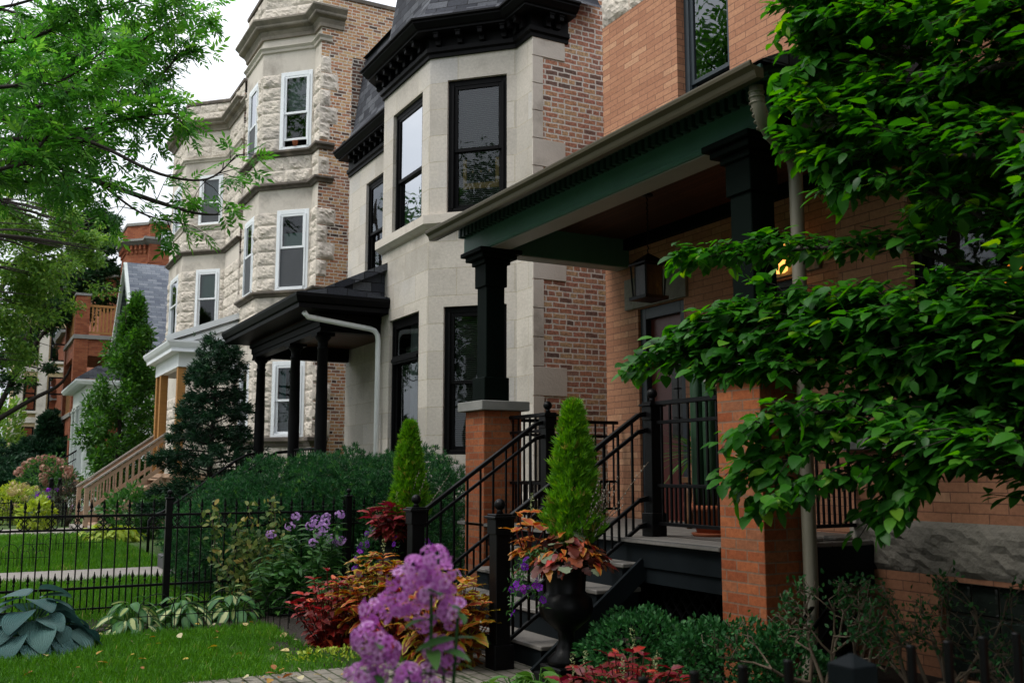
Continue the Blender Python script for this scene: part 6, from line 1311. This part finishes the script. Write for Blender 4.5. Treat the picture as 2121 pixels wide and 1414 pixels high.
bl = thing('plastic_tub', 'small blue plastic tub on the porch behind the right railing', 'tub', (5.5, 5.75, .9)); MB().lathe([(.1, 0), (.13, .2), (.14, .2), (.14, .22), (.12, .22), (.11, .05)], (5.5, 5.75, .9), 18).build('body', 'bluething', bl)
for (x, y, s, lb) in ((5.62, 5.4, .10, 'flat pale stone on the deck edge, nearest the brick bay'), (5.3, 5.4, .13, 'wide flat stone on the deck edge next to the brick pier')):
    o = thing('flat_stone', lb, 'stone', (x, y, .9)); m = MB(); m.box(x-s, x+s, y-.06, y+.06, .9, .935); m.build('stone', 'pebble', o, .012)
# ------------------------------------------------------------------ iron fences
def spear_picket(m, x, y, z0, z1, w=.013, tip=.12):
    m.box(x-w/2, x+w/2, y-w/2, y+w/2, z0, z1-tip)
    m.lathe([(w*.7, 0), (w*1.1, .006), (w*1.1, .014), (w*.6, .02), (w*.6, .03), (w*1.25, .045), (w*1.15, .055), (w*.3, tip-.012), (w*.5, tip-.008), (w*.1, tip)], (x, y, z1-tip), 8)
fy = 10.6
fn = thing('iron_fence', 'black wrought iron spear fence with scrolls, in front of the yew hedge and lawn', 'fence', (1.78, fy, 0))
for z, w in ((.97, .024), (.84, .02), (.285, .024), (.09, .018)):
    MB().box(-1.2, 4.45, fy-w/2, fy+w/2, z-w/2, z+w/2).build('rail', 'iron', fn, .002)
x = -1.16; k = 0; pk = spk = scr = None
while x < 4.42:
    if min(abs(x-q) for q in (-.1, 1.78, 3.67)) > .05:
        if pk is None: m = MB(); spear_picket(m, x, fy, .04, 1.13); pk = m.build('picket', 'iron', fn); x0 = x
        else: c = pk.copy(); COL.objects.link(c); c.location.x = x-x0
        if k % 2 == 0:
            if scr is None:
                m = MB(); 
                for s in (1, -1):
                    for t in (1, -1):
                        m.tube([(x+s*(.036+rr*math.cos(a)), fy-.004, .905+t*(.031+rr*math.sin(a))) for a, rr in [(math.pi*(-.5-i*.16), .028*(1-.045*i)) for i in range(0, 11)]], .0055, 5)
                scr = m.build('scroll', 'iron', fn); xs = x
            else: c = scr.copy(); COL.objects.link(c); c.location.x = x-xs
    xx = x+.058
    if min(abs(xx-q) for q in (-.1, 1.78, 3.67)) > .04:
        if spk is None: m = MB(); spear_picket(m, xx, fy, .04, .44, .012, .11); spk = m.build('short_picket', 'iron', fn); x1 = xx
        else: c = spk.copy(); COL.objects.link(c); c.location.x = xx-x1
    x += .1165; k += 1
for x in (-.1, 1.78, 3.67):
    p = MB().box(x-.032, x+.032, fy-.032, fy+.032, 0, 1.12).box(x-.04, x+.04, fy-.04, fy+.04, 1.12, 1.14).build('post', 'iron', fn, .004)
    MB().lathe([(.02, 0), (.012, .02), (.014, .03)], (x, fy, 1.14), 10).ball((x, fy, 1.19), .026).build('finial', 'iron', p)
# near fence in the bottom right corner
ny = 1.58
nf = thing('picket_fence', 'dark metal picket fence with a pyramid capped post in the bottom right corner', 'fence', (1.67, ny, 0))
for z in (.86, .2): MB().box(.86, 3.2, ny-.015, ny+.015, z-.018, z+.018).build('rail', 'iron', nf, .003)
pk = None
for i in range(-4, 15):
    x = 1.25+.1205*i
    if .9 < x and abs(x-1.67) > .07:
        if pk is None: pk = MB().box(x-.0085, x+.0085, ny-.0085, ny+.0085, .05, 1.02).build('picket', 'iron', nf, .003); x0 = x
        else: c = pk.copy(); COL.objects.link(c); c.location.x = x-x0
p = MB().box(1.67-.031, 1.67+.031, ny-.031, ny+.031, 0, .985).build('post', 'iron', nf, .003)
m = MB(); m.box(1.67-.037, 1.67+.037, ny-.037, ny+.037, .955, .995); m.add([(1.633, ny-.037, .9955), (1.707, ny-.037, .9955), (1.707, ny+.037, .9955), (1.633, ny+.037, .9955), (1.67, ny, 1.02)], [(0, 1, 4), (1, 2, 4), (2, 3, 4), (3, 0, 4)]); m.build('cap', 'char', p, .003)
# wire hoop edging
def hoops(label, x0, x1, y, h, w, r=.004, group=None):
    o = thing('wire_edging', label, 'edging', ((x0+x1)/2, y, 0), group); x = x0; first = None
    while x+w <= x1+.01:
        if first is None:
            m = MB()
            for (ww, hh) in ((w, h), (w*.5, h*.72)):
                c = x+w/2; m.tube([(c-ww/2, y, 0), (c-ww/2, y, hh-ww/2)]+[(c-ww/2*math.cos(a), y, hh-ww/2+ww/2*math.sin(a)) for a in [i*math.pi/8 for i in range(1, 8)]]+[(c+ww/2, y, hh-ww/2), (c+ww/2, y, 0)], r, 5)
            m.tube([(x, y, h*.45), (x+w, y, h*.45)], r, 5); first = m.build('hoop', 'iron', o); xs = x
        else: c = first.copy(); COL.objects.link(c); c.location.x = x-xs
        x += w*.92
    return o
hoops('low black wire hoop edging in front of the variegated hostas', 1.35, 2.75, 9.32, .34, .3)
hoops('low black wire hoop edging running behind the red coleus', 2.5, 3.4, 9.0, .3, .3)
hoops('low wire hoop edging on the lawn behind the fence, beside the path', .45, 1.15, 16.3, .36, .22)
hoops('low wire hoop edging on the lawn behind the fence, farther back', .95, 2.3, 19.2, .36, .22)
gf = thing('garden_fence', 'low grey metal garden fence in front of the cream hydrangea', 'fence', (1.2, 28.2, 0))
m = MB()
for z in (.62, .2): m.box(.2, 2.2, 28.19, 28.21, z-.012, z+.012)
m.build('rail', 'char', gf)
for k in range(4): bx('post', 'char', gf, .3+k*.6, .34+k*.6, 28.18, 28.22, 0, .7)
for k in range(16): bx('picket', 'char', gf, .4+k*.115, .412+k*.115, 28.195, 28.205, .05, .66, bevel=0)
for x, lb in ((2.0, 'left of two short black posts beside the pink hydrangea'), (2.22, 'right of two short black posts beside the pink hydrangea')):
    o = thing('gate_post', lb, 'post', (x, 31, 0), 'black gate posts'); bx('shaft', 'iron', o, x-.06, x+.06, 30.94, 31.06, 0, 1.12); MB().ball((x, 31, 1.17), .06).build('finial', 'iron', o)
kb = thing('granite_block', 'dark granite curb block at the end of the concrete path', 'stone', (2.75, 14.6, 0)); bx('block', 'granite', kb, 2.5, 3.0, 14.2, 15.7, 0, .2, bevel=.015)
m = MB(); m.tube([(2.5+.14*math.cos(a), 13.95, .42+.14*math.sin(a)) for a in [i*.35 for i in range(16)]], .006, 5).build('scroll', 'iron', kb)

# ------------------------------------------------------------------ ground
def sheet(name, mat, x0, x1, y0, y1, z, kind='structure', n=1):
    o = MB().quad((x0, y0, z), (x1, y0, z), (x1, y1, z), (x0, y1, z)).build(name, mat); return tag(o, kind=kind)
sheet('lawn', 'lawn', -600, 600, -600, 900, 0)
sheet('street', 'asphalt', -13, -5, -300, 400, .004); sheet('sidewalk', 'concrete', -2.6, -.35, -300, 400, .006)
tag(MB().box(-5.0, -4.85, -300, 400, -.05, .12).build('kerb', 'concrete'), kind='structure')
sheet('brick_path', 'paver', -.35, 3.75, 5.75, 7.06, .012); sheet('concrete_path', 'concrete', -.35, 3.1, 14.2, 15.7, .012); sheet('far_path', 'concrete', -.35, 2.6, 24.4, 27.3, .012)
def soil(pts, z=.008):
    m = MB(); m.add([(x, y, z) for x, y in pts], [tuple(range(len(pts)))]); tag(m.build('planting_bed', 'soil'), kind='structure')
soil([(2.35, 7.08), (4.4, 7.08), (4.4, 10.5), (2.3, 10.5), (2.1, 9.5), (2.2, 8.2)]); soil([(2.5, 1.7), (6, 1.7), (6, 5.74), (2.6, 5.74)], .009); soil([(2.1, 10.7), (5.4, 10.7), (5.4, 14.0), (2.2, 14.0)], .010)
soil([(-.3, 9.3), (2.2, 9.3), (2.2, 10.45), (-.3, 10.45)], .011)
# grass
def grass(name, rects, dens, size, ban=()):
    P = []
    for x0, x1, y0, y1 in rects:
        n = int((x1-x0)*(y1-y0)*dens); P.append(np.stack([nr.uniform(x0, x1, n), nr.uniform(y0, y1, n), np.zeros(n)+.002], 1))
    P = np.concatenate(P); v = np.array([noise.noise(Vector((a*1.3, b*1.3, 0)))+.5*noise.noise(Vector((a*5, b*5, 3))) for a, b in P[:, :2]])
    keep = v > -.5+nr.normal(size=len(P))*.1
    for x0, x1, y0, y1, pr in ban: keep &= ~((P[:, 0] > x0+v*.2) & (P[:, 0] < x1+v*.2) & (P[:, 1] > y0+v*.2) & (P[:, 1] < y1+v*.2) & (nr.random(len(P)) < pr))
    P, v = P[keep], v[keep]; n = len(P); X = nr.normal(size=(n, 3))*[.55, .55, 0]+UPV*nr.uniform(.6, 1.3, n)[:, None]
    tm = (np.array([(0, -.045, 0), (0, .045, 0), (.55, .035, .06), (1, 0, .2), (.55, -.035, .06)]), [(0, 1, 2, 3, 4)], np.array([0, 0, .5, 1, .5]))
    o = scatter(name, 'grass', None, tm, P, X, rdir(n), size*nr.uniform(.55, 1.25, n)*(1+.35*np.clip(v, -.6, .6)), np.clip(nr.normal(.45, .2, n)+v*.35, 0, 1), root=(0, 0, 0)); tag(o, 'mown green lawn grass', None, None, 'stuff'); return o
grass('lawn_grass', [(-.3, 2.45, 7.02, 10.4), (-.3, 2.2, 5.2, 5.8), (2.3, 3.1, 7.02, 7.6)], 4800, .062, [(-.4, 1.0, 8.6, 10.5, .5), (1.0, 2.5, 9.35, 10.5, .8), (1.95, 3.2, 6.9, 7.9, .6)])
grass('far_lawn_grass', [(-.3, 2.6, 10.4, 14.2), (-.3, 2.7, 15.7, 24.4)], 1700, .085)
# low green ground cover by the path
bush('ground_cover', 'low yellow green ground cover beside the brick path', 'plant', [((2.45, 7.45, .0), (.4, .3, .07))], 700, .03, 'chartreuse', OVATE, stem=False)
# fallen leaves
fl = None
for k in range(72):
    x, y = rnd.uniform(.2, 2.5), rnd.uniform(6.9, 9.4)
    if k > 38: x, y = rnd.uniform(1.6, 2.9), rnd.uniform(6.1, 7.0)
    if fl is None:
        fl = []
        for q in range(5): 
            o = scatter('fallen_leaf', 'fallen', None, tmpl_leaf(.6, .12, .25), np.zeros((1, 3)), np.array([[1, 0, .1]]), np.array([[.2, .2, 1]]), .075, [q/4.], True, root=(0, 0, 0)); fl.append(o)
    o = fl[k] if k < 5 else fl[k % 5].copy()
    if k >= 5: COL.objects.link(o)
    o.location = (x, y, .045); o.rotation_euler = (rnd.uniform(-.5, .5), rnd.uniform(-.5, .5), rnd.uniform(0, 6.28)); s = rnd.uniform(.55, 1.2); o.scale = (s, s, s)
    tag(o, 'small yellow or brown fallen leaf lying on the lawn or path', 'fallen leaf', 'fallen leaves on the lawn')

# ------------------------------------------------------------------ light, sky, camera
SUN_EL, SUN_AZ = R(52), R(-75)     # azimuth clockwise from +Y
w = bpy.data.worlds.new('World'); S.world = w; w.use_nodes = True; nt = w.node_tree; nt.nodes.clear(); L = nt.links.new
out = nt.nodes.new('ShaderNodeOutputWorld'); sky = nt.nodes.new('ShaderNodeTexSky'); sky.sky_type = 'NISHITA'; sky.sun_disc = False; sky.sun_elevation = SUN_EL; sky.sun_rotation = SUN_AZ; sky.dust_density = 4.
b1 = nt.nodes.new('ShaderNodeBackground'); b1.inputs[1].default_value = .1; L(sky.outputs[0], b1.inputs[0])
tc = nt.nodes.new('ShaderNodeTexCoord'); sx = nt.nodes.new('ShaderNodeSeparateXYZ'); L(tc.outputs['Generated'], sx.inputs[0])
cl = ramp(nt, [(0, (.62, .64, .66)), (.1, (.80, .83, .86)), (.5, (1., 1.02, 1.05)), (1., (1., 1., 1.))]); L(sx.outputs['Z'], cl.inputs[0])
nz = N(nt, 'ShaderNodeTexNoise', Scale=2.2, Detail=5.); mp = nt.nodes.new('ShaderNodeMapping'); mp.inputs['Scale'].default_value = (1, 1, 3); L(tc.outputs['Generated'], mp.inputs[0]); L(mp.outputs[0], nz.inputs['Vector'])
nr_ = ramp(nt, [(.3, (.78, .81, .86)), (.7, (1.06, 1.06, 1.06))]); L(nz.outputs['Fac'], nr_.inputs[0])
mu = N(nt, 'ShaderNodeMix', data_type='RGBA', blend_type='MULTIPLY'); mu.inputs[0].default_value = 1.; L(cl.outputs[0], mu.inputs[6]); L(nr_.outputs[0], mu.inputs[7])
b2 = nt.nodes.new('ShaderNodeBackground'); L(mu.outputs[2], b2.inputs[0])
el = nt.nodes.new('ShaderNodeMapRange'); L(sx.outputs['Z'], el.inputs[0]); el.inputs[1].default_value = .15; el.inputs[2].default_value = 1.; el.inputs[3].default_value = 1.0; el.inputs[4].default_value = 1.9; L(el.outputs[0], b2.inputs[1])
mx = nt.nodes.new('ShaderNodeMixShader'); mx.inputs[0].default_value = .88; L(b1.outputs[0], mx.inputs[1]); L(b2.outputs[0], mx.inputs[2]); L(mx.outputs[0], out.inputs[0])
sl = bpy.data.lights.new('Sun', 'SUN'); sl.energy = 1.5; sl.angle = R(22); sl.color = (1, .96, .9); so = bpy.data.objects.new('Sun', sl); COL.objects.link(so)
so.rotation_euler = (R(90)-SUN_EL, 0, -SUN_AZ+R(180)); so.location = (-20, 5, 30)
cam = bpy.data.cameras.new('Camera'); co = bpy.data.objects.new('Camera', cam); COL.objects.link(co); S.camera = co
cam.sensor_width = 36; cam.lens = 2062/2121*36; cam.clip_end = 2000; cam.clip_start = .05
co.location = (0, 0, 1.4); co.rotation_euler = (R(90+7.43), 0, R(-28.3))
cam.dof.use_dof = True; cam.dof.focus_distance = 9.5; cam.dof.aperture_fstop = 4.5
S.view_settings.view_transform = 'Standard'; S.view_settings.look = 'None'; S.view_settings.exposure = .46; S.view_settings.gamma = 1
S.render.engine = 'CYCLES'; S.cycles.max_bounces = 8; S.cycles.diffuse_bounces = 3; S.cycles.glossy_bounces = 4; S.cycles.transparent_max_bounces = 12; S.cycles.transmission_bounces = 4
S.cycles.use_denoising = True; S.cycles.caustics_reflective = False; S.cycles.caustics_refractive = False
